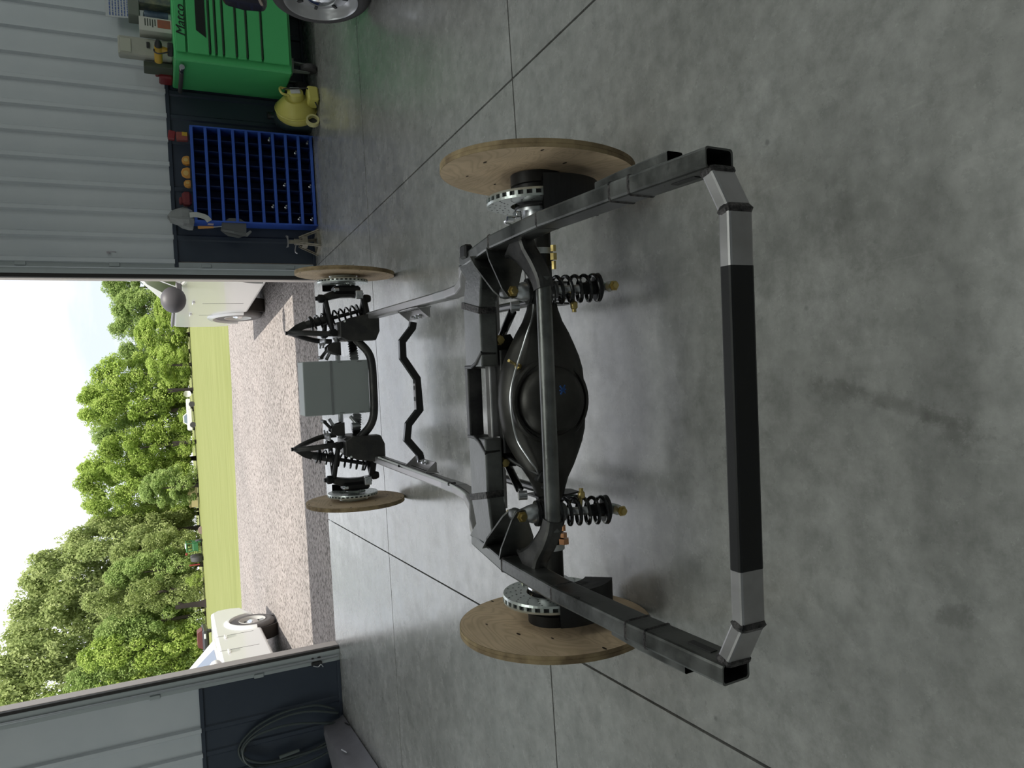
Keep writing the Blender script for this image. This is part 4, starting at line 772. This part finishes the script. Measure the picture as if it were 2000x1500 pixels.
# ---- jack stand
js = empty('jack_stand', (1.60, 7.22, 0), 0, 'worn steel jack stand on the floor by the right jamb', 'jack stand'); stm = mat('stand_steel', (.22, .20, .16), .5, .5, (.32, .29, .24), 14)
def leg(a, nm):
    b = MB(); R_ = RZ(a); top = .185
    for sgn in (1, -1):
        A = R_ @ Vector((sgn*.028, -.028, top)); B_ = R_ @ Vector((sgn*.085, -.085, .004)); b.sweep([A, B_], .030, .006, up=(R_ @ Vector((0, -1, .35))))
    A = R_ @ Vector((-.085, -.085, .012)); B_ = R_ @ Vector((.085, -.085, .012)); b.sweep([A, B_], .006, .026); A = R_ @ Vector((-.05, -.045, .135)); B_ = R_ @ Vector((.05, -.045, .135)); b.sweep([A, B_], .006, .05); b.build(nm, stm, js)
for k in range(4): leg(k*PI/2+.35, 'side_frame')
b = MB(); b.lathe([(.15, 0), (.15, .03), (.23, .03), (.23, 0)], (0, 0, 0), (0, 0, 1), 16); b.build('collar', stm, js); b = MB(); b.sweep([(0, 0, .20), (0, 0, .285)], .035, .018, up=(0, 1, 0)); b.build('ratchet_post', stm, js)
b = MB(); b.prism([(-.055, .305), (-.05, .285), (.05, .285), (.055, .305), (.03, .292), (-.03, .292)], -.02, .02, (0, 0, 0), (1, 0, 0), (0, 0, 1)); b.build('saddle', rawl, js); b = MB(); b.tube(bez([(-.03, -.03, .22), (-.10, -.05, .235), (-.12, -.05, .215)], 4), .006, 6); b.build('lever', rawl, js)

# ---- door bolt pipe at the left jamb, hose, grey panel
vp = empty('steel_pipe', (-2.368, 7.385, 0), 0, 'thin steel pipe running up the left door jamb', 'pipe'); b = MB(); b.tube([(0, 0, .02), (0, 0, ZH)], .012, 12); b.build('pipe', mat('pipe_steel', (.40, .42, .44), .35, .6), vp)
b = MB(); b.box((0, .012, .20), (.045, .03, .03), ch=.004); b.box((0, .012, .26), (.045, .03, .02), ch=.004); b.box((-.035, .0, .225), (.03, .02, .10), ch=.004); b.build('pipe_clamp', blkm, vp); b = MB(); b.tube(bez([(-.05, -.01, .26), (-.065, -.015, .215), (-.045, -.015, .19), (-.075, -.01, .17)], 4), .004, 6); b.build('chain_hook', silver, vp)
hose = mat('hose_dark', (.045, .058, .060), .42)
H1 = [(-2.858, .092), (-2.784, .243), (-2.769, .432), (-2.791, .619), (-2.859, .804), (-2.947, .92), (-3.028, .964), (-3.129, .93), (-3.195, .823), (-3.225, .62), (-3.207, .363), (-3.131, .094)]
H2 = [(-2.897, .06), (-2.821, .293), (-2.805, .481), (-2.832, .644), (-2.883, .783), (-2.961, .899), (-3.03, .938), (-3.114, .898), (-3.186, .732), (-3.192, .456), (-3.17, .169), (-3.05, .05)]
H3 = [(-2.996, .04), (-2.914, .346), (-2.888, .532), (-2.90, .716), (-2.94, .853), (-3.03, .93), (-3.15, .90), (-3.25, .74), (-3.28, .45), (-3.22, .15), (-3.10, .03)]
b = MB()
for k, Hh in enumerate((H1, H2, H3)): b.tube(bez([(x, 7.362-.016*k-.010*math.sin(i), z) for i, (x, z) in enumerate(Hh)], 5), .0115, 8)
o = b.build('coiled_hose', hose); tag(o, 'dark coiled hose hanging on the dark liner of the left wall', 'hose'); b = MB(); b.box((-3.03, 7.372, .925), (.05, .04, .05), ch=.008); b.build('hose_hook', blkm, o); b = MB(); b.tube([(-3.145, 7.33, .44), (-3.165, 7.33, .62)], [.014, .018], 10); b.build('hose_nozzle', mat('nozzle', (.10, .12, .12), .4), o)
gp = mat('panel_grey', (.135, .13, .145), .38, 0, (.165, .16, .175), 5, bump=.03, bscale=30, coat=.2)
secs = [(7.385, -3.00, -2.99, .175), (7.30, -3.10, -2.985, .195), (7.10, -3.24, -2.985, .205), (6.85, -3.37, -2.98, .21), (6.55, -3.47, -2.975, .215), (6.2, -3.55, -2.97, .22), (5.8, -3.6, -2.96, .22)]
b = MB(); vs = []
for y, xl, xr, z in secs:
    fl_ = .055; vs += [(xl-.02, y, .012), (xl, y, z*.6), (xl+(xr-xl)*.12, y, z), (xl+(xr-xl)*.5, y, z+.018), (xr-.012, y, z), (xr-.002, y, z+.006), (xr+.004, y, z-.004), (xr+.010, y, z*.6), (xr+.03, y, z*.25), (xr+fl_, y, .012)]
n = 10; b.add(vs, [(i*n+j, i*n+j+1, (i+1)*n+j+1, (i+1)*n+j) for i in range(len(secs)-1) for j in range(n-1)], 0, True); b.add(vs[:n], [tuple(range(n))]); b.add(vs[-n:], [tuple(range(n-1, -1, -1))])
o = b.build('body_panel', gp, sharp=30); tag(o, 'long grey curved body panel lying on the floor by the left wall', 'car panel')
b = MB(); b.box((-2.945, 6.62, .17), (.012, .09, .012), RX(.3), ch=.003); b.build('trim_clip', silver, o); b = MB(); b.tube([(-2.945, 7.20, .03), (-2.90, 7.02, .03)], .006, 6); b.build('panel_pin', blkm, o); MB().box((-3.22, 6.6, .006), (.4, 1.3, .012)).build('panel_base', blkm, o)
b = MB(); b.lathe([(0, 0), (0, .11), (.3, .13), (.31, .12), (.31, 0)], (0, 0, 0), (0, 0, 1), 28); o = solid('white_bucket', 'white bucket behind the grey panel at the picture corner', 'bucket', b, mat('bucket_white', (.6, .6, .58), .5), (-3.52, 7.22, 0)); b = MB(); b.lathe([(.27, .128), (.28, .138), (.30, .138), (.31, .13)], (0, 0, 0), (0, 0, 1), 28); b.build('bucket_rim', mat('bucket_white', (.6, .6, .58)), o)
b = MB(); b.tube(bez([(0, 0, .03), (0, -.02, .02), (0, -.03, -.01), (0, -.015, -.03)], 3), .004, 6); b.box((0, .004, .03), (.018, .006, .03)); solid('wall_hook', 'small pale hook screwed high on the grey ribbed wall', 'hook', b, mat('hook_', (.35, .33, .36), .5), (1.50, 7.405, 1.76))

# ---- parked black car, only its wheel and wing corner in view
cr = empty('black_car', (3.60, 4.2, 0), 0, 'black car parked at the right, silver wheel and wing edge showing', 'car'); ccl = (-3.60, -4.2, 0); carb = mat('car_black', (.010, .010, .014), .22, 0, coat=.6)
def wheel(parent, off, c, s, r, w, rimr, tm, rm, slots=8, cap=True):
    c = Vector(c)
    b = MB(); b.lathe([(-w/2, rimr), (-w/2, r*.86), (-w/2+.02, r*.965), (-w/2+.045, r), (w/2-.045, r), (w/2-.02, r*.965), (w/2, r*.88), (w/2+.004, r*.80), (w/2-.004, rimr)], c, (s, 0, 0), 56); ty = b.build('tyre', tm, parent, off)
    b = MB()
    for q in (-.3, -.1, .1, .3): b.lathe([(q*(w-.06)-.004, r+.0008), (q*(w-.06)+.004, r+.0008)], c, (s, 0, 0), 48)
    b.build('tread_grooves', blkm, ty)['kind'] = 'stuff'
    b = MB(); b.lathe([(w/2-.002, rimr+.004), (w/2+.004, rimr), (w/2-.004, rimr-.012), (w/2-.03, rimr-.022), (w/2-.055, rimr-.05), (w/2-.045, rimr*.55), (w/2-.03, rimr*.45), (w/2-.03, 0)], c, (s, 0, 0), 48); rim = b.build('rim', rm, parent, off)
    b = MB()
    for k in range(slots):
        g = 2*PI*k/slots; R_ = RX(g); b.box(c+Vector((s*(w/2-.044), 0, 0))+R_ @ Vector((0, 0, rimr*.68)), (.012, .022, rimr*.17), R_, ch=.003)
    b.build('rim_slots', blkm, rim)['kind'] = 'stuff'
    if cap: b = MB(); b.lathe([(w/2-.032, rimr*.42), (w/2-.01, rimr*.36), (w/2+.004, rimr*.2), (w/2+.006, 0)], c, (s, 0, 0), 32); b.build('hub_cap', chrome, rim)
    return ty
rims = mat('rim_silver', (.50, .50, .52), .28, .55)
wheel(cr, ccl, (2.875, 5.06, .335), -1, .335, .205, .245, rubber, rims, 8)
b = MB(); pts = [(5.37, .66), (5.39, .80), (5.36, .93), (5.20, 1.0), (2.6, 1.0), (2.6, .3), (4.62, .3)]+[(5.06+.39*math.cos(g), .335+.39*math.sin(g)) for g in [PI-.1-k*(PI-1.1)/9 for k in range(10)]]+[(5.30, .655)]
b.prism([(y, z) for y, z in pts], 2.79, 4.6, (0, 0, 0), (0, 1, 0), (0, 0, 1), (1, 0, 0)); o = bevel(b.build('body', carb, cr, ccl), .03, 3)
b = MB(); b.lathe([(-.012, .395), (-.012, .412), (.004, .412), (.004, .395)], (2.785, 5.06, .335), (1, 0, 0), 24, closed=True, a0=-.45, a1=1.2); b.build('arch_lip', mat('lip_tan', (.30, .25, .20), .5), cr, ccl)

# ================================================================== OUTSIDE
wht = mat('car_white', (.78, .78, .76), .28, 0, coat=.5); dglass = mat('car_glass', (.02, .025, .028), .08); lglass = mat('car_glass_sky', (.22, .27, .36), .12); archm = mat('arch_dark', (.05, .042, .036), .7); plast = mat('mirror_grey', (.085, .082, .09), .5); steelw = mat('wheel_grey', (.48, .47, .44), .45, .3); tyrem = mat('tyre_dusty', (.13, .12, .115), .8, bump=.2, bscale=60)
def vehicle(name, label, loc, rz, Wd, wb, prof, arch_r, gh, tp_in, wins, glass, mirror, mcol, handles, deck=None, wr=.33, rimr=.19):
    """nose towards -y; origin on the ground below the rear axle; prof/gh in (forward, height)"""
    v = empty(name, loc, rz, label, 'car')
    def arc(cx): return [(cx+arch_r*math.cos(g), .30+arch_r*math.sin(g)) for g in [PI+.0-k*PI/14 for k in range(15)]]
    low = [(prof[0][0], prof[0][1])]+arc(0)+arc(wb)
    poly = prof[1:]+[(prof[-1][0]-.02, .24), (wb+arch_r, .24)]+list(reversed(arc(wb)))[0:]+[(wb-arch_r, .24), (arch_r, .24)]+list(reversed(arc(0)))+[(-arch_r, .24), prof[0]]
    b = MB(); b.prism(poly, -Wd/2, Wd/2, (0, 0, 0), (0, -1, 0), (0, 0, 1), (1, 0, 0)); bevel(b.build('body', wht, v), .045, 3, 25)
    b = MB(); b.box((0, -wb/2, .42), (Wd-.16, wb+1.2, .36)); b.build('underbody', archm, v)
    zb, zt = gh[0][1], max(p[1] for p in gh)
    def lat(z): return Wd/2-.025-tp_in*(z-zb)/(zt-zb)
    b = MB(); n = len(gh); vs = [(sx*lat(z), -f, z) for sx in (-1, 1) for f, z in gh]; b.add(vs, [tuple(range(n)), tuple(range(2*n-1, n-1, -1))]+[(i, n+i, n+(i+1) % n, (i+1) % n) for i in range(n)]); bevel(b.build('cab', wht, v), .03, 2, 20)
    for sx in (-1, 1):
        for k, w in enumerate(wins):
            b = MB(); m = len(w); P_ = [Vector((sx*(lat(z)+.004), -f, z)) for f, z in w]; b.add([p for p in P_]+[p-Vector((sx*.01, 0, 0)) for p in P_], [tuple(range(m)), tuple(range(2*m-1, m-1, -1))]+[(i, (i+1) % m, m+(i+1) % m, m+i) for i in range(m)]); b.build('side_window', glass[min(k, len(glass)-1)], v)
        for cx in (0, wb):
            b = MB(); b.lathe([(-.02, arch_r-.005), (-.02, arch_r+.06), (.02, arch_r+.05), (.045, arch_r+.012), (.045, arch_r-.02), (.0, arch_r-.03)], (sx*(Wd/2-.01), -cx, .30), (sx, 0, 0), 28, closed=True, a0=-PI*.5, a1=PI*.5); b.build('wheel_flare', wht, v)
            b = MB(); b.lathe([(-.22, 0), (-.22, arch_r), (-.03, arch_r), (-.03, arch_r-.01), (-.2, arch_r-.01), (-.2, 0)], (sx*(Wd/2), -cx, .30), (sx, 0, 0), 28); b.build('wheel_well', archm, v)
            wheel(v, (0, 0, 0), (sx*(Wd/2-.085), -cx, wr), sx, wr, .20, rimr, tyrem, steelw, 8, True)
        f, z, (mx, my, mz) = mirror; b = MB(); b.ellipsoid((sx*(Wd/2+mx/2+.02), -f, z), (mx*1.12, my*1.2, mz*1.08)); b.box((sx*(Wd/2+.01), -f-.02, z-mz*.25), (.12, .06, .06), ch=.01); b.build('mirror', mcol, v)
        for f, z in handles:
            b = MB(); b.box((sx*(Wd/2+.012), -f, z), (.022, .14, .035), ch=.008); b.build('door_handle', wht, v); 
        for f in (handles[0][0]+.12, handles[-1][0]+.12): MB().box((sx*(Wd/2+.001), -f+.2, .62), (.002, .006, .5)).build('door_seam', archm, v)
    b = MB(); P_ = [p for p in gh]; f0, z0 = gh[0]; f1, z1 = gh[1]; b.add([(sx*(lat(z)-.06), -(f-.012), z+.006) for sx, f, z in ((-1, f0+(f1-f0)*.1, z0+(z1-z0)*.1), (1, f0+(f1-f0)*.1, z0+(z1-z0)*.1), (1, f0+(f1-f0)*.9, z0+(z1-z0)*.9), (-1, f0+(f1-f0)*.9, z0+(z1-z0)*.9))], [(0, 1, 2, 3)]); b.build('rear_window', dglass, v)
    fa, za = gh[-1]; fb, zb_ = gh[-2]; b = MB(); b.add([(sx*(lat(z)-.06), -(f+.012), z+.006) for sx, f, z in ((-1, fa+(fb-fa)*.1, za+(zb_-za)*.1), (1, fa+(fb-fa)*.1, za+(zb_-za)*.1), (1, fa+(fb-fa)*.9, za+(zb_-za)*.9), (-1, fa+(fb-fa)*.9, za+(zb_-za)*.9))], [(3, 2, 1, 0)]); b.build('windscreen', dglass, v)
    if deck: b = MB(); [b.box((sx*(Wd/2-.05), -(deck[0]+deck[1])/2, deck[2]), (.09, deck[1]-deck[0], .035), ch=.01) for sx in (-1, 1)]; b.build('bed_cap', plast, v)
    return v
V1 = vehicle('white_truck', 'white pickup with dark grey mirror parked outside by the right jamb', (1.415+.93, 11.55, 0), math.radians(2.2), 1.84, 2.95,
  [(-.86, .40), (-.93, .60), (-.93, 1.02), (-.86, 1.17), (.4, 1.19), (2.2, 1.17), (3.35, 1.02), (3.72, .85), (3.76, .5)], .40,
  [(.30, 1.17), (1.75, 1.66), (2.05, 1.70), (2.6, 1.66), (3.0, 1.12)], .22, [[(1.25, 1.21), (1.55, 1.50), (1.95, 1.60), (1.98, 1.21)], [(2.05, 1.21), (2.05, 1.60), (2.5, 1.58), (2.75, 1.21)]], [dglass], (2.22, 1.24, (.27, .17, .25)), plast, [(1.2, .98), (.30, .98)], (-.90, .35, 1.19), .335, .185)
V2 = vehicle('white_sedan', 'white sedan with white mirror parked outside by the left jamb', (-3.075-.90, 12.10, 0), math.radians(-1), 1.76, 2.75,
  [(-.90, .40), (-.96, .55), (-.94, .76), (-.80, .86), (.3, .885), (2.1, .90), (3.1, .80), (3.45, .66), (3.5, .45)], .375,
  [(.40, .87), (1.25, 1.35), (1.6, 1.41), (2.3, 1.40), (3.0, .88)], .22, [[(.92, .93), (1.42, 1.30), (1.72, 1.33), (1.50, .93)], [(1.62, .93), (1.84, 1.33), (2.2, 1.32), (2.62, .93)]], [lglass, dglass], (2.18, .98, (.17, .14, .15)), wht, [(1.30, .76), (.62, .75)], None, .325, .19)

# ---- trees
def leaf_mat(name, c1, c2, c3):
    m = bpy.data.materials.new(name); m.use_nodes = True; t = m.node_tree; t.nodes.clear(); n = t.nodes.new; l = t.links.new
    o = n('ShaderNodeOutputMaterial'); d = n('ShaderNodeBsdfDiffuse'); tr = n('ShaderNodeBsdfTranslucent'); mx = n('ShaderNodeMixShader'); mx.inputs[0].default_value = .45
    c = n('ShaderNodeTexCoord'); no_ = n('ShaderNodeTexNoise'); no_.inputs['Scale'].default_value = 3.2; no_.inputs['Detail'].default_value = 6; no_.inputs['Roughness'].default_value = .75; l(c.outputs['Object'], no_.inputs[0])
    r = n('ShaderNodeValToRGB'); e = r.color_ramp.elements; e[0].position = .34; e[0].color = (*c1, 1); e[1].position = .68; e[1].color = (*c3, 1); q = e.new(.5); q.color = (*c2, 1)
    l(no_.outputs[0], r.inputs[0]); l(r.outputs[0], d.inputs[0]); l(r.outputs[0], tr.inputs[0]); l(d.outputs[0], mx.inputs[1]); l(tr.outputs[0], mx.inputs[2]); l(mx.outputs[0], o.inputs[0]); return m
LM = [leaf_mat('leaf_bright', (.24, .34, .08), (.40, .52, .13), (.54, .61, .22)), leaf_mat('leaf_mid', (.21, .31, .10), (.35, .46, .16), (.48, .56, .24)), leaf_mat('leaf_olive', (.26, .33, .12), (.40, .47, .19), (.53, .58, .28))]
bark = mat('bark', (.06, .05, .042), .9, 0, (.12, .10, .085), 20, bump=.4, bscale=30)
def crown_mesh(seed, mi, nleaf):
    rg = random.Random(seed); lobes = []
    for k in range(70):
        z = rg.uniform(.08, .95); R_ = math.sin(min(1, (1.02-z)*1.9)*PI/2)*.62*(1 if z > .2 else .85); a = rg.uniform(0, 2*PI); q = rg.uniform(.25, 1)**.5*R_; lobes.append((Vector((q*math.cos(a), q*math.sin(a), z)), rg.uniform(.12, .26)))
    lobes.append((Vector((0, 0, .82)), .2)); v = []; f = []
    for k in range(nleaf):
        c, r = rg.choice(lobes); d = Vector((rg.gauss(0, 1), rg.gauss(0, 1), rg.gauss(0, 1))).normalized(); p = c+Vector((d.x*r, d.y*r, d.z*r*.36))*rg.uniform(.65, 1.08)
        if p.z < .02: p.z = .02+rg.random()*.06
        nrm = (d*.6+Vector((rg.gauss(0, .5), rg.gauss(0, .5)-.25, rg.gauss(0, .5)+.65))).normalized(); u = nrm.orthogonal().normalized(); w = nrm.cross(u); g = rg.uniform(0, 2*PI); u, w = u*math.cos(g)+w*math.sin(g), w*math.cos(g)-u*math.sin(g)
        sz = rg.uniform(.016, .038); b0 = len(v); S3 = Vector((1, 1, .36))
        for x, y in ((-1, -.2), (-.2, -.75), (1, -.1), (.3, .8)): e = (u*x+w*y)*sz; v.append((p.x+e.x, p.y+e.y, p.z+e.z*.36))
        f.append((b0, b0+1, b0+2, b0+3))
    me = bpy.data.meshes.new('crown'); me.from_pydata(v, [], f); me.materials.append(LM[mi]); return me
CR = [crown_mesh(s, mi, 22000) for s, mi in ((1, 0), (2, 0), (3, 1), (4, 2), (5, 2))]
tb = MB(); tb.tube([(0, 0, -.02), (.01, 0, .05), (0, .01, .3), (.02, 0, .6)], [.085, .065, .05, .02], 8); TK = tb.build('trunk', bark, link=True); TKM = TK.data; bpy.data.objects.remove(TK)
TREES = [(18.1, 112, 10.4, 3.5, 2), (14.8, 108, 9.2, 3.4, 2), (12.7, 112, 9.9, 3.1, 2), (12.3, 92, 3.6, 3.1, 0), (9.9, 96, 5.9, 3.4, 0), (8.6, 104, 8.3, 3.3, 2), (6.1, 92, 4.7, 2.6, 1), (5.7, 100, 10.9, 3.9, 0), (3.5, 103, 12.7, 3.6, 1), (1.2, 100, 12.4, 3.9, 0), (-1.2, 104, 11.8, 3.3, 2), (-3.0, 100, 10.6, 3.2, 1), (-5.0, 103, 13.1, 3.6, 0), (-6.9, 100, 13.2, 3.5, 1), (-9.7, 104, 13.0, 2.9, 1), (-7.6, 93, 6.2, 2.9, 2), (-12.2, 110, 11.1, 2.3, 3), (-12.3, 106, 13.2, 3.0, 3), (-13.7, 103, 15.6, 3.6, 3), (-15.2, 100, 17.9, 3.9, 4), (-18.2, 104, 20.4, 4.4, 3), (-20.2, 100, 20.1, 4.2, 4), (-23.7, 104, 22.2, 4.4, 3), (-25.4, 100, 22.4, 4.6, 4), (-28.6, 100, 23.0, 4.6, 3), (-16.4, 92, 10.0, 2.9, 2), (-18.5, 91, 11.9, 2.9, 4), (-21.9, 92, 11.2, 3.2, 2), (-24.2, 91, 12.6, 3.2, 0), (-26.8, 92, 14.2, 3.5, 2), (-14.4, 94, 9.3, 2.6, 4), (-29.3, 92, 17.0, 3.9, 0), (22.0, 108, 11, 4.0, 2), (-33, 100, 22, 5, 4)]
ORD = 'first second third fourth fifth sixth seventh eighth ninth tenth eleventh twelfth thirteenth fourteenth fifteenth sixteenth seventeenth eighteenth nineteenth twentieth'.split()
order = sorted(range(len(TREES)), key=lambda i: TREES[i][0]/TREES[i][1])
rg = random.Random(21)
for rank, i in enumerate(order):
    x, y, h, r, mi = TREES[i]; col_ = ('bright green', 'bright green', 'mid green', 'olive green', 'olive green')[mi]; tall = 'tall' if h > 14 else ('low' if h < 7 else 'leafy')
    N_ = len(order); where = ('%s tree from the left jamb' % ORD[rank]) if rank < N_/2 else ('%s tree from the right jamb' % ORD[N_-1-rank])
    t = empty('leafy_tree', (x, y, field_z(y)), rg.uniform(0, 6.28), '%s %s tree beyond the lawn, %s' % (tall, col_, where), 'tree', 'trees beyond the lawn'); t.scale = (r*1.15, r*1.15, h)
    for nm, me in (('crown', CR[mi]), ('trunk', TKM)):
        o = bpy.data.objects.new(nm, me); COL.objects.link(o); o.parent = t
# dark trunk and bush at the field's left edge
b = MB(); b.tube([(0, 0, -.05), (.02, 0, .25), (.05, 0, 1.0), (.10, 0, 1.9), (.05, 0, 2.9)], [.50, .36, .27, .25, .2], 12); b.tube([(.1, 0, 1.8), (.5, 0, 2.6)], [.14, .09], 8); solid('dark_trunk', 'thick dark bare tree trunk at the left end of the lawn', 'tree trunk', b, mat('bark_dark', (.022, .016, .014), .9), (-18.95, 84, field_z(84)))
def bush(x, y, w, h, mi, lab):
    me = crown_mesh(int(x*7+90), mi, 2600); o = bpy.data.objects.new('round_bush', me); COL.objects.link(o); o.location = (x, y, field_z(y)); o.scale = (w, w, h); tag(o, lab, 'bush')
bush(-17.0, 87, 1.35, 1.9, 0, 'round pale green bush right of the dark trunk'); bush(-19.6, 89, 1.5, 2.0, 2, 'dull green bush left of the dark trunk'); bush(.2, 92, 1.3, 1.7, 0, 'small pale bush behind the lawn beside the far white pickup'); bush(-2.8, 90, 1.5, 1.8, 0, 'pale low bush at the lawn edge below the middle trees')
for x, y, h, w, lab in ((3.25, 90, 2.6, .16, 'dark forked trunk standing by the far white pickup'), (-2.55, 90, 2.4, .20, 'short dark trunk left of the far white pickup'), (-7.1, 93, 2.4, .26, 'dark trunk beside the pale yellow shed')):
    b = MB(); b.tube([(0, 0, -.1), (0, 0, h*.4), (.1, 0, h)], [w*1.2, w, w*.7], 9); b.tube([(0, 0, h*.35), (-.25, 0, h)], [w*.7, w*.5], 8); solid('bare_trunk', lab, 'tree trunk', b, mat('bark_dark', (.022, .016, .014)), (x, y, field_z(y)))
# tractor
tz = field_z(86); gr = mat('tractor_green', (.03, .14, .05), .4); tr_ = empty('green_tractor', (-13.6, 86, tz), 0, 'green tractor with big black tyre parked at the field edge', 'tractor')
b = MB(); b.box((.35, 0, .75), (.85, 2.0, .55), ch=.08); b.build('hood', gr, tr_)
for x in (-.05, .75):
    for y in (-.9, .9): b = MB(); b.sweep([(x, y, .95), (x, y, 1.55)], .09, .09); b.build('cab_post', gr, tr_)
b = MB(); b.box((.35, 0, 1.58), (.98, 1.9, .10), ch=.03); b.build('cab_roof', gr, tr_); b = MB(); b.box((.45, -.3, 1.66), (.5, .6, .14), ch=.04); b.build('white_tank', wht, tr_); b = MB(); b.sweep([(-.15, -1.0, .55), (.9, -1.0, .55)], .10, .10); b.sweep([(.85, -1.0, .2), (.85, -1.0, 1.0)], .10, .10); b.build('loader_frame', gr, tr_)
for x, y, r, w in ((-.95, -.6, .62, .55), (-.95, .7, .62, .5), (.9, -.6, .36, .3)): b = MB(); b.lathe([(-w/2, 0), (-w/2, r*.8), (-w/2+.08, r), (w/2-.08, r), (w/2, r*.8), (w/2, 0)], (x, y, r), (1, 0, 0), 24); b.build('tyre', rubber, tr_)
b = MB(); b.box((-1.55, -.6, .9), (.14, .2, 1.0), ch=.03); b.box((-.35, -.6, 1.62), (.22, .15, .22), ch=.03); b.build('red_arm', mat('tractor_red', (.25, .03, .025), .5), tr_)
b = MB(); b.lathe([(0, 0), (0, .42), (.25, .42), (.25, 0)], (0, 0, 0), (0, 1, 0), 20); o = solid('old_tyre', 'grey half buried tyre right of the green tractor', 'tyre', b, mat('old_tyre_', (.30, .22, .20), .8), (-11.9, 87, field_z(87)-.05))
b = MB(); b.box((-.4, 0, .55), (2.4, 1.5, .55), ch=.12); o = solid('distant_pickup', 'small white pickup far off at the lawn edge', 'car', b, wht, (.35, 88, field_z(88)), 0)
b = MB(); b.prism([(-1.0, .8), (-.75, 1.2), (.0, 1.22), (.35, .8)], -.65, .65, (0, 0, 0), (1, 0, 0), (0, 0, 1)); b.build('cab', wht, o); b = MB(); b.box((1.2, 0, .62), (1.2, 1.5, .42), ch=.06); b.build('bed', wht, o); b = MB(); b.prism([(-.86, .84), (-.7, 1.12), (-.05, 1.14), (.2, .84)], .66, .67, (0, 0, 0), (1, 0, 0), (0, 0, 1)); b.build('window', lglass, o)
for x in (-1.0, 1.2): b = MB(); b.disc((x, -.76, .3), (0, 1, 0), .3, .16, 18); b.build('tyre', rubber, o)
b = MB(); b.box((0, 0, .45), (2.4, 1.6, .9), ch=.02); o = solid('garden_shed', 'pale yellow low shed under the trees beside the tractor', 'shed', b, mat('shed_yellow', (.52, .45, .24), .7), (-9.5, 100, field_z(100)+.15)); b = MB(); b.prism([(-1.3, .9), (1.3, .9), (0, 1.15)], -.85, .85, (0, 0, 0), (1, 0, 0), (0, 0, 1)); b.build('roof', mat('shed_roof', (.38, .30, .18), .7), o)
b = MB(); b.lathe([(0, 0), (.05, .3), (.12, .42), (.14, .42), (.07, .28), (.03, 0)], (0, 0, 0), (.2, -1, 0), 20); o = solid('satellite_dish', 'small white dish on a pole between the trees', 'dish', b, wht, (2.95, 97, -2.15)); b = MB(); b.tube([(0, 0, 0), (0, 0, -.75)], .04, 8); b.build('dish_pole', silver, o)
o = empty('distant_car', (-16.0, 60, field_z(60)), 0, 'dark car far off just above the white sedan', 'car'); b = MB(); b.box((0, 0, .45), (1.5, 2.4, .42), ch=.12); b.build('body', mat('far_black', (.03, .03, .034), .3), o); b = MB(); b.prism([(-.7, .64), (-.5, .98), (.5, .98), (.7, .64)], -.5, .5, (0, 0, 0), (1, 0, 0), (0, 0, 1)); b.build('cab', mat('far_red', (.14, .04, .035), .4), o)
for x in (-.65, .65): b = MB(); b.disc((x, -.8, .26), (1, 0, 0), .26, .16, 16); b.build('tyre', rubber, o)
b = MB(); b.box((.4, -1.21, .5), (.35, .04, .14), ch=.02); b.build('headlight', white, o)
